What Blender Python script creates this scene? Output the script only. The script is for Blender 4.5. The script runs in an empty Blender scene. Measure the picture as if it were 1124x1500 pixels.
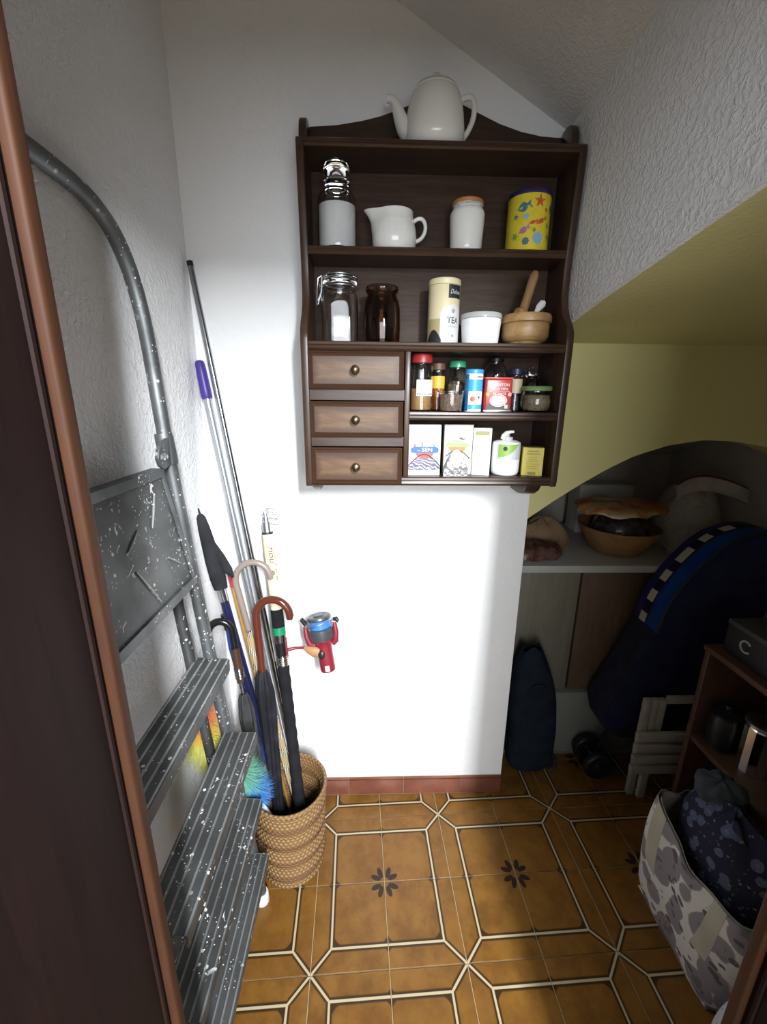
import bpy, bmesh, math, random
from mathutils import Vector, Matrix
random.seed(7)
sc = bpy.context.scene
COL = sc.collection
R = math.radians

# ------------------------------------------------------------------ camera
PITCH, YAW, ROLL, CAMZ, FPX = R(15.41), R(1.73), R(.54), 1.402, 616.3
cam_d = bpy.data.cameras.new('camera'); cam = bpy.data.objects.new('camera', cam_d); COL.objects.link(cam)
cam_d.sensor_fit = 'VERTICAL'; cam_d.sensor_height = 36; cam_d.lens = 36 * FPX / 1500; cam_d.clip_start = .01
_f = Vector((math.sin(YAW) * math.cos(PITCH), math.cos(YAW) * math.cos(PITCH), -math.sin(PITCH)))
_r0 = Vector((math.cos(YAW), -math.sin(YAW), 0)); _u0 = _r0.cross(_f)
_r = math.cos(ROLL) * _r0 + math.sin(ROLL) * _u0; _u = -math.sin(ROLL) * _r0 + math.cos(ROLL) * _u0
_m = Matrix((_r, _u, -_f)).transposed().to_4x4(); _m.translation = (0, 0, CAMZ)
cam.matrix_world = _m; sc.camera = cam

# ------------------------------------------------------------------ world, lights, exposure
w = bpy.data.worlds.new('hall_ambience'); sc.world = w; w.use_nodes = True
w.node_tree.nodes['Background'].inputs[0].default_value = (.93, .96, 1, 1)
w.node_tree.nodes['Background'].inputs[1].default_value = .15
def area(name, loc, target, sx, sy, power, color):
    d = bpy.data.lights.new(name, 'AREA'); d.shape = 'RECTANGLE'; d.size = sx; d.size_y = sy
    d.energy = power; d.color = color
    o = bpy.data.objects.new(name, d); COL.objects.link(o); o.location = loc
    o.rotation_euler = (Vector(target) - Vector(loc)).to_track_quat('-Z', 'Y').to_euler()
    return o
area('hall_lamp', (.60, -1.5, 2.36), (.3, 1.2, 1.9), .15, .86, 185, (.93, .97, 1))
area('hall_fill', (.15, -2.3, 1.45), (.15, 1.2, 1.45), 2.0, 1.5, 75, (.90, .95, 1))  # added broad soft fill behind the camera, brightens upper wall and alcove; no window there
vs = sc.view_settings
vs.view_transform = 'Standard'; vs.look = 'None'; vs.gamma = 1; vs.use_curve_mapping = False; vs.exposure = .2
sc.cycles.max_bounces = 16; sc.cycles.diffuse_bounces = 10; sc.cycles.glossy_bounces = 4; sc.cycles.transmission_bounces = 12

# ------------------------------------------------------------------ mesh builder
class MB:
    def __init__(s): s.v = []; s.f = []
    def add(s, vs, fs):
        o = len(s.v); s.v += [tuple(p) for p in vs]; s.f += [tuple(i + o for i in f) for f in fs]; return s
    def box(s, c, d, rot=None):
        hx, hy, hz = d[0] / 2, d[1] / 2, d[2] / 2
        P = [Vector((x, y, z)) for x in (-hx, hx) for y in (-hy, hy) for z in (-hz, hz)]
        if rot: P = [rot @ p for p in P]
        P = [p + Vector(c) for p in P]
        return s.add(P, [(0, 1, 3, 2), (4, 6, 7, 5), (0, 4, 5, 1), (2, 3, 7, 6), (0, 2, 6, 4), (1, 5, 7, 3)])
    def b2(s, a, b):
        return s.box([(a[i] + b[i]) / 2 for i in range(3)], [b[i] - a[i] for i in range(3)])
    def prism(s, poly, axis, a, b):
        n = len(poly)
        def mk(t, p):
            return {'x': (t, p[0], p[1]), 'y': (p[0], t, p[1]), 'z': (p[0], p[1], t)}[axis]
        ar = sum(poly[i][0] * poly[(i + 1) % n][1] - poly[(i + 1) % n][0] * poly[i][1] for i in range(n))
        if (ar < 0) ^ (axis == 'y'): poly = poly[::-1]
        V = [mk(a, p) for p in poly] + [mk(b, p) for p in poly]
        F = [tuple(range(n))[::-1], tuple(range(n, 2 * n))] + [(i, (i + 1) % n, n + (i + 1) % n, n + i) for i in range(n)]
        if b < a: F = [f[::-1] for f in F]
        return s.add(V, F)
    def lathe(s, prof, n=32, c=(0, 0, 0), sx=1, sy=1):
        V = []; F = []; m = len(prof)
        for r, z in prof:
            for k in range(n):
                t = 2 * math.pi * k / n
                V.append((c[0] + r * sx * math.cos(t), c[1] + r * sy * math.sin(t), c[2] + z))
        for i in range(m - 1):
            for k in range(n):
                k2 = (k + 1) % n
                F.append((i * n + k, i * n + k2, (i + 1) * n + k2, (i + 1) * n + k))
        if prof[0][0] > 1e-6: F.append(tuple(range(n))[::-1])
        if prof[-1][0] > 1e-6: F.append(tuple(range((m - 1) * n, m * n)))
        return s.add(V, F)
    def tube(s, path, r, n=12, caps=True, flat=1.0, up=None):
        P = [Vector(p) for p in path]; m = len(P)
        rr = r if isinstance(r, (list, tuple)) else [r] * m
        T = [((P[min(i + 1, m - 1)] - P[max(i - 1, 0)]).normalized()) for i in range(m)]
        ref = Vector(up) if up else (Vector((0, 0, 1)) if abs(T[0].z) < .9 else Vector((1, 0, 0)))
        nx = (ref - T[0] * ref.dot(T[0])).normalized()
        V = []; F = []
        for i in range(m):
            nx = (nx - T[i] * nx.dot(T[i])).normalized(); ny = T[i].cross(nx)
            for k in range(n):
                t = 2 * math.pi * k / n
                V.append(P[i] + nx * (rr[i] * math.cos(t)) + ny * (rr[i] * flat * math.sin(t)))
        for i in range(m - 1):
            for k in range(n):
                k2 = (k + 1) % n
                F.append((i * n + k, i * n + k2, (i + 1) * n + k2, (i + 1) * n + k))
        if caps: F.append(tuple(range(n))[::-1]); F.append(tuple(range((m - 1) * n, m * n)))
        return s.add(V, F)
    def ell(s, c, r, nu=20, nv=12, rot=None):
        V = []; F = []
        for i in range(nv + 1):
            a = -math.pi / 2 + math.pi * i / nv
            for k in range(nu):
                t = 2 * math.pi * k / nu
                p = Vector((r[0] * math.cos(a) * math.cos(t), r[1] * math.cos(a) * math.sin(t), r[2] * math.sin(a)))
                if rot: p = rot @ p
                V.append(p + Vector(c))
        for i in range(nv):
            for k in range(nu):
                k2 = (k + 1) % nu
                F.append((i * nu + k, i * nu + k2, (i + 1) * nu + k2, (i + 1) * nu + k))
        return s.add(V, F)
    def surf(s, fn, nu, nv):
        V = [fn(i / nu, j / nv) for i in range(nu + 1) for j in range(nv + 1)]
        F = [(i * (nv + 1) + j, (i + 1) * (nv + 1) + j, (i + 1) * (nv + 1) + j + 1, i * (nv + 1) + j + 1) for i in range(nu) for j in range(nv)]
        return s.add(V, F)
    def xf(s, m):
        s.v = [tuple(m @ Vector(p)) for p in s.v]; return s
    def shift(s, d):
        s.v = [(p[0] + d[0], p[1] + d[1], p[2] + d[2]) for p in s.v]; return s
    def mesh(s, name, bevel=0, ang=38, solid=0, seg=2):
        me = bpy.data.meshes.new(name); me.from_pydata(s.v, [], s.f)
        bm = bmesh.new(); bm.from_mesh(me)
        bmesh.ops.remove_doubles(bm, verts=bm.verts, dist=1e-6)
        if solid: bmesh.ops.solidify(bm, geom=bm.faces[:], thickness=solid)
        if not solid and name not in ('lettering', 'fine_print', 'barcode'): bmesh.ops.recalc_face_normals(bm, faces=bm.faces)
        if bevel:
            ed = [e for e in bm.edges if len(e.link_faces) == 2 and e.calc_face_angle(0) > R(30)]
            bmesh.ops.bevel(bm, geom=ed, offset=bevel, segments=seg, profile=.5, affect='EDGES', clamp_overlap=True)
        bm.to_mesh(me); bm.free()
        for p in me.polygons: p.use_smooth = name != 'lettering'
        me.set_sharp_from_angle(angle=R(ang)); me.update()
        return me

def link(name, me, m, parent=None, loc=None):
    o = bpy.data.objects.new(name, me); COL.objects.link(o)
    if m is not None and not me.materials: me.materials.append(m)
    if parent: o.parent = parent
    if loc: o.location = loc
    return o
def part(name, mb, m, parent, bevel=0, loc=None, label=None, ang=38, solid=0, seg=2):
    o = link(name, mb.mesh(name, bevel, ang, solid, seg), m, parent, loc)
    if label: o['label'] = label
    return o
def tag(o, label, cat, group=None):
    o['label'] = label; o['category'] = cat
    if group: o['group'] = group
    return o
def thing(name, label, cat, loc=(0, 0, 0), rz=0, group=None, rot=None):
    o = bpy.data.objects.new(name, None); COL.objects.link(o); o.location = loc; o.rotation_euler = rot or (0, 0, rz)
    o.empty_display_size = .02
    return tag(o, label, cat, group)
def struct(name, mb, m, bevel=0, label=None, parent=None, ang=38):
    o = part(name, mb, m, parent, bevel, label=label, ang=ang)
    if not parent: o['kind'] = 'structure'
    return o

def smooth(P, n=3):                           # corner-cutting, keeps the ends
    for _ in range(n):
        Q = [P[0]]
        for a, b in zip(P, P[1:]): Q += [tuple(a[i] * .75 + b[i] * .25 for i in range(len(a))), tuple(a[i] * .25 + b[i] * .75 for i in range(len(a)))]
        P = Q + [P[-1]]
    return P
def text_mb(txt, size, shear=0, bold=0, width=None):
    c = bpy.data.curves.new('t', 'FONT'); c.body = txt; c.size = size; c.shear = shear; c.offset = bold
    c.align_x = 'CENTER'; c.align_y = 'CENTER'; c.resolution_u = 3
    o = bpy.data.objects.new('t', c); COL.objects.link(o)
    bpy.context.view_layer.update()
    me = bpy.data.meshes.new_from_object(o.evaluated_get(bpy.context.evaluated_depsgraph_get()))
    b = MB(); b.add([v.co for v in me.vertices], [tuple(p.vertices) for p in me.polygons])
    bpy.data.objects.remove(o); bpy.data.curves.remove(c); bpy.data.meshes.remove(me)
    if width:
        xs = [p[0] for p in b.v]; k = width / max(1e-6, max(xs) - min(xs))
        b.v = [(p[0] * k, p[1], p[2]) for p in b.v]
    return b
def text_flat(txt, size, x, y, z, **k):       # letters facing -Y
    b = text_mb(txt, size, **k); b.v = [(x + p[0], y, z + p[1]) for p in b.v]; return b
def text_cyl(txt, size, r, a0, z, **k):       # letters wrapped round a cylinder, a0 = angle from -Y
    b = text_mb(txt, size, **k); b.v = [(r * math.sin(a0 + p[0] / r), -r * math.cos(a0 + p[0] / r), z + p[1]) for p in b.v]; return b
def cyl_patch(r, a0, a1, z0, z1, n=14, top=None):
    b = MB()
    return b.surf(lambda u, v: (r * math.sin(a0 + (a1 - a0) * u), -r * math.cos(a0 + (a1 - a0) * u), z0 + ((z1 if top is None else top(u)) - z0) * v), n, 3)
def disc(x, y, z, rx, rz, n=24):              # flat ellipse facing -Y
    b = MB(); b.add([(x + rx * math.cos(2 * math.pi * k / n), y, z + rz * math.sin(2 * math.pi * k / n)) for k in range(n)], [tuple(range(n))]); return b
def plate(x0, x1, y, z0, z1):
    return MB().add([(x0, y, z0), (x1, y, z0), (x1, y, z1), (x0, y, z1)], [(0, 1, 2, 3)])
def poly_y(pts, y):
    return MB().add([(p[0], y, p[1]) for p in pts], [tuple(range(len(pts)))])

# ------------------------------------------------------------------ node helpers
class S:
    def __init__(s, nt, v): s.nt = nt; s.v = v
    def _op(s, op, *o):
        n = s.nt.nodes.new('ShaderNodeMath'); n.operation = op
        for i, x in enumerate((s,) + o):
            x = x.v if isinstance(x, S) else x
            if isinstance(x, (int, float)): n.inputs[i].default_value = x
            else: s.nt.links.new(x, n.inputs[i])
        return S(s.nt, n.outputs[0])
    def __add__(s, o): return s._op('ADD', o)
    def __sub__(s, o): return s._op('SUBTRACT', o)
    def __mul__(s, o): return s._op('MULTIPLY', o)
    def __truediv__(s, o): return s._op('DIVIDE', o)
    def abs(s): return s._op('ABSOLUTE')
    def max(s, o): return s._op('MAXIMUM', o)
    def min(s, o): return s._op('MINIMUM', o)
    def lt(s, o): return s._op('LESS_THAN', o)
    def gt(s, o): return s._op('GREATER_THAN', o)
    def sqrt(s): return s._op('SQRT')
    def frac(s): return s._op('FRACT')
    def floor(s): return s._op('FLOOR')
    def sin(s): return s._op('SINE')
    def inv(s): return s * -1.0 + 1.0
    def ramp(s, a, b):          # 0 below a, 1 above b
        n = s.nt.nodes.new('ShaderNodeMapRange'); n.interpolation_type = 'SMOOTHSTEP'
        s.nt.links.new(s.v, n.inputs[0]); n.inputs[1].default_value = a; n.inputs[2].default_value = b
        return S(s.nt, n.outputs[0])
class M:
    def __init__(s, name, col=(.8, .8, .8), rough=.5, metal=0, spec=.5, **k):
        s.m = bpy.data.materials.new(name); s.m.use_nodes = True; s.nt = s.m.node_tree
        s.b = s.nt.nodes['Principled BSDF']; s.p = s.b.inputs
        s.p['Base Color'].default_value = (*col, 1); s.p['Roughness'].default_value = rough
        s.p['Metallic'].default_value = metal; s.p['Specular IOR Level'].default_value = spec
        for a, v in k.items(): s.p[a.replace('_', ' ')].default_value = v
        s._c = None
    def coord(s, kind='Object'):
        if not s._c: s._c = s.nt.nodes.new('ShaderNodeTexCoord')
        return s._c.outputs[kind]
    def xyz(s):
        n = s.nt.nodes.new('ShaderNodeSeparateXYZ'); s.nt.links.new(s.coord(), n.inputs[0])
        return [S(s.nt, n.outputs[i]) for i in range(3)]
    def scaled(s, sc_, loc=None, rot=None):
        n = s.nt.nodes.new('ShaderNodeMapping'); s.nt.links.new(s.coord(), n.inputs[0]); n.inputs['Scale'].default_value = sc_
        if loc: n.inputs['Location'].default_value = loc
        if rot: n.inputs['Rotation'].default_value = rot
        return n.outputs[0]
    def noise(s, scale, detail=2, rough=.5, vec=None, dist=0):
        n = s.nt.nodes.new('ShaderNodeTexNoise'); n.inputs['Scale'].default_value = scale; n.inputs['Detail'].default_value = detail
        n.inputs['Roughness'].default_value = rough; n.inputs['Distortion'].default_value = dist
        s.nt.links.new(vec or s.coord(), n.inputs['Vector']); return S(s.nt, n.outputs[0])
    def voro(s, scale, vec=None, feature='F1', out=0, rand=1):
        n = s.nt.nodes.new('ShaderNodeTexVoronoi'); n.inputs['Scale'].default_value = scale; n.feature = feature
        n.inputs['Randomness'].default_value = rand
        s.nt.links.new(vec or s.coord(), n.inputs['Vector']); return S(s.nt, n.outputs[out])
    def rnd(s):
        n = s.nt.nodes.new('ShaderNodeObjectInfo'); return S(s.nt, n.outputs['Random'])
    def mix(s, f, a, b):
        n = s.nt.nodes.new('ShaderNodeMix'); n.data_type = 'RGBA'
        for i, x in ((0, f), (6, a), (7, b)):
            if isinstance(x, S): x = x.v
            if isinstance(x, (int, float)): n.inputs[i].default_value = x
            elif isinstance(x, tuple): n.inputs[i].default_value = (*x, 1)
            else: s.nt.links.new(x, n.inputs[i])
        return n.outputs[2]
    def color(s, c): s.nt.links.new(c, s.p['Base Color']); return s
    def set(s, k, v): s.nt.links.new(v.v if isinstance(v, S) else v, s.p[k]); return s
    def bump(s, h, strength=.5, dist=.002):
        n = s.nt.nodes.new('ShaderNodeBump'); n.inputs['Strength'].default_value = strength; n.inputs['Distance'].default_value = dist
        s.nt.links.new(h.v, n.inputs['Height']); s.nt.links.new(n.outputs[0], s.p['Normal']); return s

def plaster(name, col, scale=75, strength=.55, dist=.004, dirt=.06):
    m = M(name, col, .75, spec=.25)
    n1 = m.noise(scale, 3, .6, dist=.4); n2 = m.noise(scale * .3, 2)
    m.bump(n1.ramp(.38, .72) * .8 + n2 * .5, strength, dist)
    n3 = m.noise(3, 3); m.color(m.mix(n3.ramp(.4, .75) * dirt * 4, col, tuple(c * .86 for c in col)))
    return m.m
def wood(name, c1, c2, axis='z', rough=.3, grain=1.0, coat=.0, spec=.5):
    m = M(name, c1, rough, spec=spec)
    sca = {'x': (1.2, 14, 14), 'y': (14, 1.2, 14), 'z': (14, 14, 1.2)}[axis]
    v = m.scaled(sca)
    a = m.noise(2.2, 4, .6, v, 1.2); b = m.noise(14, 3, .6, v)
    m.color(m.mix((a * .75 + b * .4).ramp(.38, .78) * grain, c1, c2))
    m.bump(b, .12, .001)
    if coat: m.p['Coat Weight'].default_value = coat; m.p['Coat Roughness'].default_value = .15
    return m.m
def glass(name, col=(1, 1, 1), rough=.02, ior=1.45):
    m = M(name, col, rough); m.p['Transmission Weight'].default_value = 1; m.p['IOR'].default_value = ior
    return m.m
def cloth(name, c1, c2=None, scale=400, rough=.9, bump=.4):
    m = M(name, c1, rough, spec=.15)
    n = m.noise(scale, 2)
    m.color(m.mix(m.noise(18, 3).ramp(.35, .7), c1, c2 or tuple(c * .7 for c in c1)))
    m.bump(n, bump, .001)
    return m.m
def plain(name, col, rough=.4, metal=0, spec=.5, **k): return M(name, col, rough, metal, spec, **k).m

W = {}
W['white_wall'] = plaster('white_plaster', (.86, .86, .865), 62, .35, .003)
W['side_wall'] = plaster('white_rough_plaster', (.85, .85, .855), 95, .55, .0035)
W['ceiling'] = plaster('ceiling_plaster', (.70, .685, .68), 110, .45, .003)
W['yellow_wall'] = plaster('yellow_paint', (.62, .575, .27), 90, .25, .002)
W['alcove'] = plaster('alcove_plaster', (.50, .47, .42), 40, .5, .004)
W['hall'] = plaster('hall_plaster', (.75, .74, .72), 60, .3, .003)
W['door_wood'] = wood('reddish_door_wood', (.016, .007, .006), (.010, .0045, .004), 'z', .68, spec=.15)
W['stop_wood'] = wood('orange_stop_wood', (.060, .023, .010), (.038, .014, .007), 'z', .62, spec=.2)
W['cab'] = wood('dark_walnut', (.062, .034, .021), (.03, .016, .010), 'x', .32, spec=.35)
W['cabz'] = wood('dark_walnut_upright', (.062, .034, .021), (.03, .016, .010), 'z', .32, spec=.35)
W['white'] = plain('white_plastic', (.85, .85, .85), .4)
W['black'] = plain('black_plastic', (.012, .012, .014), .4)
W['chrome'] = plain('chrome', (.75, .76, .78), .13, 1)
W['steel'] = plain('brushed_steel', (.55, .56, .58), .32, 1)
W['ink'] = plain('black_ink', (.02, .02, .025), .5)
W['paper'] = plain('white_paper', (.63, .63, .63), .5)
W['cabback'] = wood('dark_walnut_back', (.062, .034, .021), (.03, .016, .010), 'x', .5, spec=.18)
W['glass'] = glass('clear_glass')
W['brass'] = plain('antique_brass', (.16, .12, .08), .35, 1)

# ================================================================== the setting
XL, XR, YB = -.47, .475, 1.216            # left wall, right wall, back wall
XF, YA = 1.42, 1.95                       # far right and far end of the space under the stairs
SOF = [(1.216, 1.546), (1.14, 1.566), (1.068, 1.581), (.94, 1.604), (.807, 1.624), (.675, 1.644), (.588, 1.656), (.45, 1.672), (.30, 1.684)]

# tile print: an octagon line with a star corner, dark fillets and two petals
def tile_mat():
    m = M('glazed_amber_tile', (.5, .25, .06), .22, spec=.3)
    x, y, z = m.xyz()
    u = (x + .1) / .2; v = (y + .1) / .2
    a = u.max(v); b = u.min(v)
    dL = (a - .75).abs()
    dD = (a - b) * .707 + b.lt(.75) * 9
    d = dL.min(dD)
    cream = d.ramp(.010, .017).inv()
    dark = d.ramp(.028, .050).inv()
    # rounded panel, corner fillets
    def fillet(p, q, r):    # p, q distances from the two sides
        inside = p.lt(r) * q.lt(r)
        pp = (p * -1 + r); qq = (q * -1 + r)
        return inside * (pp * pp + qq * qq).sqrt().ramp(r, r * 1.12)
    f1 = fillet(a * -1 + .722, b * -1 + .722, .17) * a.lt(.722)
    f2 = fillet(a * -1 + .722, b, .13) * a.lt(.722)
    f3 = fillet(a - .778, b, .10) * a.gt(.778)
    dark = dark.max(f1).max(f2).max(f3)
    # petals
    px = (a - .125) * .94 + (b - .062) * .34; py = (b - .062) * .94 - (a - .125) * .34
    pet = ((px / .080) * (px / .080) + (py / .037) * (py / .037)).ramp(.75, 1.15).inv()
    n1 = m.noise(14, 4, .6); n2 = m.noise(60, 2)
    rnd = m.rnd()
    vec = m.nt.nodes.new('ShaderNodeVectorMath'); vec.operation = 'ADD'
    cmb = m.nt.nodes.new('ShaderNodeCombineXYZ'); m.nt.links.new((rnd * 7).v, cmb.inputs[2])
    m.nt.links.new(m.coord(), vec.inputs[0]); m.nt.links.new(cmb.outputs[0], vec.inputs[1])
    n1 = m.noise(16, 4, .65, vec.outputs[0])
    base = m.mix(n1.ramp(.33, .7), (.225, .104, .019), (.135, .056, .010))
    base = m.mix((rnd * .5 + n2 * .25) * .55, base, (.19, .088, .02))
    c = m.mix(dark * .92, base, (.030, .015, .006))
    c = m.mix(pet * .95, c, (.018, .011, .008))
    c = m.mix(cream, c, (.50, .41, .26))
    m.color(c)
    m.bump(n2 * .3 + cream * .5 - dark * .4, .25, .0012)
    m.set('Roughness', n1 * .15 + .26)
    return m.m
W['tile'] = tile_mat()
gm = M('sandy_grout', (.42, .33, .2), .85); gm.bump(gm.noise(300, 2), .4, .001); W['grout'] = gm.m
W['screed'] = plaster('grey_screed', (.22, .22, .195), 40, .3, .003)

floor = struct('floor', MB().b2((XL - .1, -2.6, -.06), (XF, YA, -.0025)), W['grout'])
floor['label'] = 'floor of amber glazed tiles printed with octagons and stars'
TA = R(2.1); e1 = Vector((math.cos(TA), math.sin(TA))); e2 = Vector((-math.sin(TA), math.cos(TA)))
ANC = Vector((.2485, .7265)); T = .2; G = .0011
def clip(poly, ax, lim, keep_less):
    out = []
    for i in range(len(poly)):
        p, q = poly[i], poly[(i + 1) % len(poly)]
        ip = (p[ax] <= lim) == keep_less or p[ax] == lim; iq = (q[ax] <= lim) == keep_less or q[ax] == lim
        if ip: out.append(p)
        if ip != iq:
            t = (lim - p[ax]) / (q[ax] - p[ax]); out.append(p.lerp(q, t))
    return out
def tile_mesh(poly, name='tile'):
    cx = sum(p[0] for p in poly) / len(poly); cy = sum(p[1] for p in poly) / len(poly)
    n = len(poly); k = .0012
    top = []
    for p in poly:
        d = Vector((cx - p[0], cy - p[1])); L = max(d.length, 1e-6); top.append((p[0] + d.x / L * k, p[1] + d.y / L * k, 0))
    V = [(p[0], p[1], -.007) for p in poly] + [(p[0], p[1], -.0009) for p in poly] + top
    F = [(i, (i + 1) % n, n + (i + 1) % n, n + i) for i in range(n)] + [(n + i, n + (i + 1) % n, 2 * n + (i + 1) % n, 2 * n + i) for i in range(n)] + [tuple(range(2 * n, 3 * n))]
    me = bpy.data.meshes.new(name); me.from_pydata(V, [], F); me.materials.append(W['tile']); return me
full = None
for i in range(-4, 7):
    for j in range(-5, 5):
        c = ANC + e1 * ((i + .5) * T) + e2 * ((j + .5) * T)
        # star corners lie at even, even lattice points
        sx = 1 if (i + 1) % 2 == 0 else -1; sy = 1 if (j + 1) % 2 == 0 else -1
        k = {(1, 1): 0, (-1, 1): 1, (-1, -1): 2, (1, -1): 3}[(sx, sy)]
        h = T / 2 - G
        P = [c + e1 * (a * h) + e2 * (b * h) for a, b in ((-1, -1), (1, -1), (1, 1), (-1, 1))]
        Q = P
        Q = clip(Q, 0, XL + .002, False); Q = clip(Q, 0, XF - .04, True) if Q else Q
        if Q: Q = clip(Q, 1, (YB - .009) if c.x < XR else 1.375, True)
        if Q: Q = clip(Q, 1, -.2, False)
        if len(Q) < 3: continue
        ar = abs(sum(Q[a][0] * Q[(a + 1) % len(Q)][1] - Q[(a + 1) % len(Q)][0] * Q[a][1] for a in range(len(Q)))) / 2
        if ar < 2e-4: continue
        rot = TA + k * math.pi / 2
        whole = all((p - q).length < 1e-6 for p, q in zip(P, Q)) and len(Q) == 4
        if whole:
            if not full: full = tile_mesh([Vector((-h, -h)), Vector((h, -h)), Vector((h, h)), Vector((-h, h))])
            me = full
        else:
            Ri = Matrix.Rotation(-rot, 2)
            me = tile_mesh([Ri @ (p - c) for p in Q])
        o = link('tile', me, None, floor, (c.x, c.y, 0)); o.rotation_euler = (0, 0, rot)

# walls
struct('wall_back', MB().prism([(XL - .08, -.06), (XR, -.06), (XR, 2.05), (XL - .08, 2.62)], 'y', YB, YB + .09), W['white_wall'],
       label='rough white plaster back wall behind the spice cabinet')
struct('wall_left', MB().prism([(.05, -.06), (YB, -.06), (YB, 2.60), (.05, 2.60)], 'x', XL - .08, XL), W['side_wall'],
       label='rough white plaster wall behind the step ladder')
pr = SOF[:-1] + [(.335, 1.681), (.335, 2.04), (YB, 2.04)]
struct('wall_right', MB().prism(pr, 'x', XR, XR + .012), W['side_wall'], label='rough white plaster wall with a curved lower edge')
sof = [(YB + .09, 1.546)] + SOF + [(.30, 2.3), (YB + .09, 2.3)]
struct('ceiling_understair', MB().prism(sof, 'x', XR + .012, XF), W['yellow_wall'], label='curved yellowish underside of the stairs')
# ceiling sloping down to the right
zc = lambda x: 2.29 - .556 * x
struct('ceiling', MB().prism([(XL - .08, zc(XL - .08)), (XR + .02, zc(XR + .02)), (XR + .02, zc(XR + .02) + .25), (XL - .08, zc(XL - .08) + .08)], 'y', .05, YB + .09), W['ceiling'],
       label='grey-white plaster ceiling sloping down to the right')
# yellow wall with an arched opening
arch = [(.475, 1.046), (.55, 1.102), (.623, 1.152), (.70, 1.200), (.775, 1.239), (.87, 1.270), (.97, 1.286), (1.07, 1.283), (1.168, 1.267), (1.29, 1.225), (1.40, 1.17), (1.42, 1.16)]
struct('wall_arch', MB().prism(arch + [(1.42, 1.60), (.475, 1.60)], 'y', YB, YB + .09), W['yellow_wall'],
       label='yellowish wall with an arched opening to the space under the stairs')
# space under the stairs
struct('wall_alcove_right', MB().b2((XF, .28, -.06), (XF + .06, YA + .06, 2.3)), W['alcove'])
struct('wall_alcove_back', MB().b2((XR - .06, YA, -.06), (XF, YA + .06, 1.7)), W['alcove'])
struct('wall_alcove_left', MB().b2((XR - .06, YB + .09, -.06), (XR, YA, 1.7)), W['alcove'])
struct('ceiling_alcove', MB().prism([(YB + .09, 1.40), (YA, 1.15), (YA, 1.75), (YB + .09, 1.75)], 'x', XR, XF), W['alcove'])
# wall with the doorway the picture is taken from
JL, JR, JH = -.2206, .443, 1.82
fw = MB()
fw.b2((XL - .4, .06, -.06), (JL - .041, .32, 2.62)); fw.b2((JR + .041, .06, -.06), (XF + .3, .30, 2.62)); fw.b2((JL - .041, .06, JH + .03), (JR + .041, .32, 2.62))
struct('wall_front', fw, W['hall'])
# skirting tiles along the back wall
bb = struct('baseboard_back', MB().b2((XL, YB - .002, 0), (XR, YB, .073)), W['grout'])
sm = M('brown_red_skirting', (.2, .07, .045), .22)
x, y, z = sm.xyz()
sc_ = sm.mix(sm.noise(9, 3).ramp(.35, .7), (.215, .078, .048), (.15, .05, .032))
sm.color(sm.mix((z - .066).abs().lt(.0022), sc_, (.075, .025, .018)))
W['skirt'] = sm.m
for k in range(-5, 6):
    x0, x1 = .120 + k * .1995 + .0011, .120 + (k + 1) * .1995 - .0011
    x0 = max(x0, XL + .001); x1 = min(x1, XR - .001)
    if x1 - x0 > .02: part('skirting_tile', MB().b2((x0, YB - .0085, .0005), (x1, YB - .0021, .0735)), W['skirt'], bb, .0015)

# door lining and stops
def jamb(name, x, s):     # s = +1: solid lies to the left of x
    t = struct(name, MB().b2((min(x - s * .008, x - s * .04), .05, -.0), (max(x - s * .008, x - s * .04), .322, JH)), W['door_wood'], .002,
               label='reddish brown wooden door lining on the %s of the doorway' % ('left' if s > 0 else 'right'))
    prof = [(.3165, x - s * .009), (.3165, x - s * .003), (.3175, x - s * .001), (.319, x - s * .0002), (.321, x), (.328, x), (.3295, x - s * .0006), (.3315, x - s * .003), (.332, x - s * .007), (.332, x - s * .036), (.3225, x - s * .036), (.3225, x - s * .009)]
    b = MB().prism([(p[1], p[0]) for p in prof], 'z', 0, JH)
    part('door_stop', b, W['stop_wood'], t)
    b = MB().prism([(x - s * .0085, .306), (x - s * .0060, .3075), (x - s * .0060, .311), (x - s * .0085, .3125)], 'z', 0, JH)
    part('bead', b, W['door_wood'], t)
    return t
jamb('trim_1', JL, 1); jamb('trim_2', JR, -1)
struct('trim_3', MB().b2((JL - .04, .05, JH), (JR + .04, .332, JH + .03)), W['door_wood'], .002, label='wooden head of the doorway')

# ================================================================== wall cabinet
CB = Vector((.1535, 1.2, 1.183))       # centre of the cabinet's bottom at the wall
def cw(b): return b.shift(-CB)
cab = thing('spice_cabinet', 'dark stained wooden wall cabinet with open shelves and three drawers', 'cabinet', CB)
CX0, CX1, CT = -.163, .470, .0175
side = [(1.2, 1.183), (1.036, 1.183), (1.033, 1.20), (1.033, 1.525), (1.036, 1.548), (1.048, 1.566), (1.068, 1.585), (1.082, 1.607), (1.090, 1.635), (1.092, 1.68), (1.088, 1.74),
        (1.084, 1.80), (1.080, 1.86), (1.077, 1.925), (1.080, 1.934), (1.108, 1.936), (1.12, 1.941), (1.127, 1.955), (1.130, 1.975), (1.138, 1.993), (1.152, 2.004), (1.168, 2.008), (1.186, 2.006), (1.2, 1.998)]
for x in (CX0, CX1 - CT):
    part('side_panel', cw(MB().prism(side, 'x', x, x + CT)), W['cabz'], cab, .0025)
IX0, IX1 = CX0 + CT, CX1 - CT
part('back_panel', cw(MB().b2((IX0, 1.193, 1.19), (IX1, 1.2, 1.935))), W['cabback'], cab)
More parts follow.
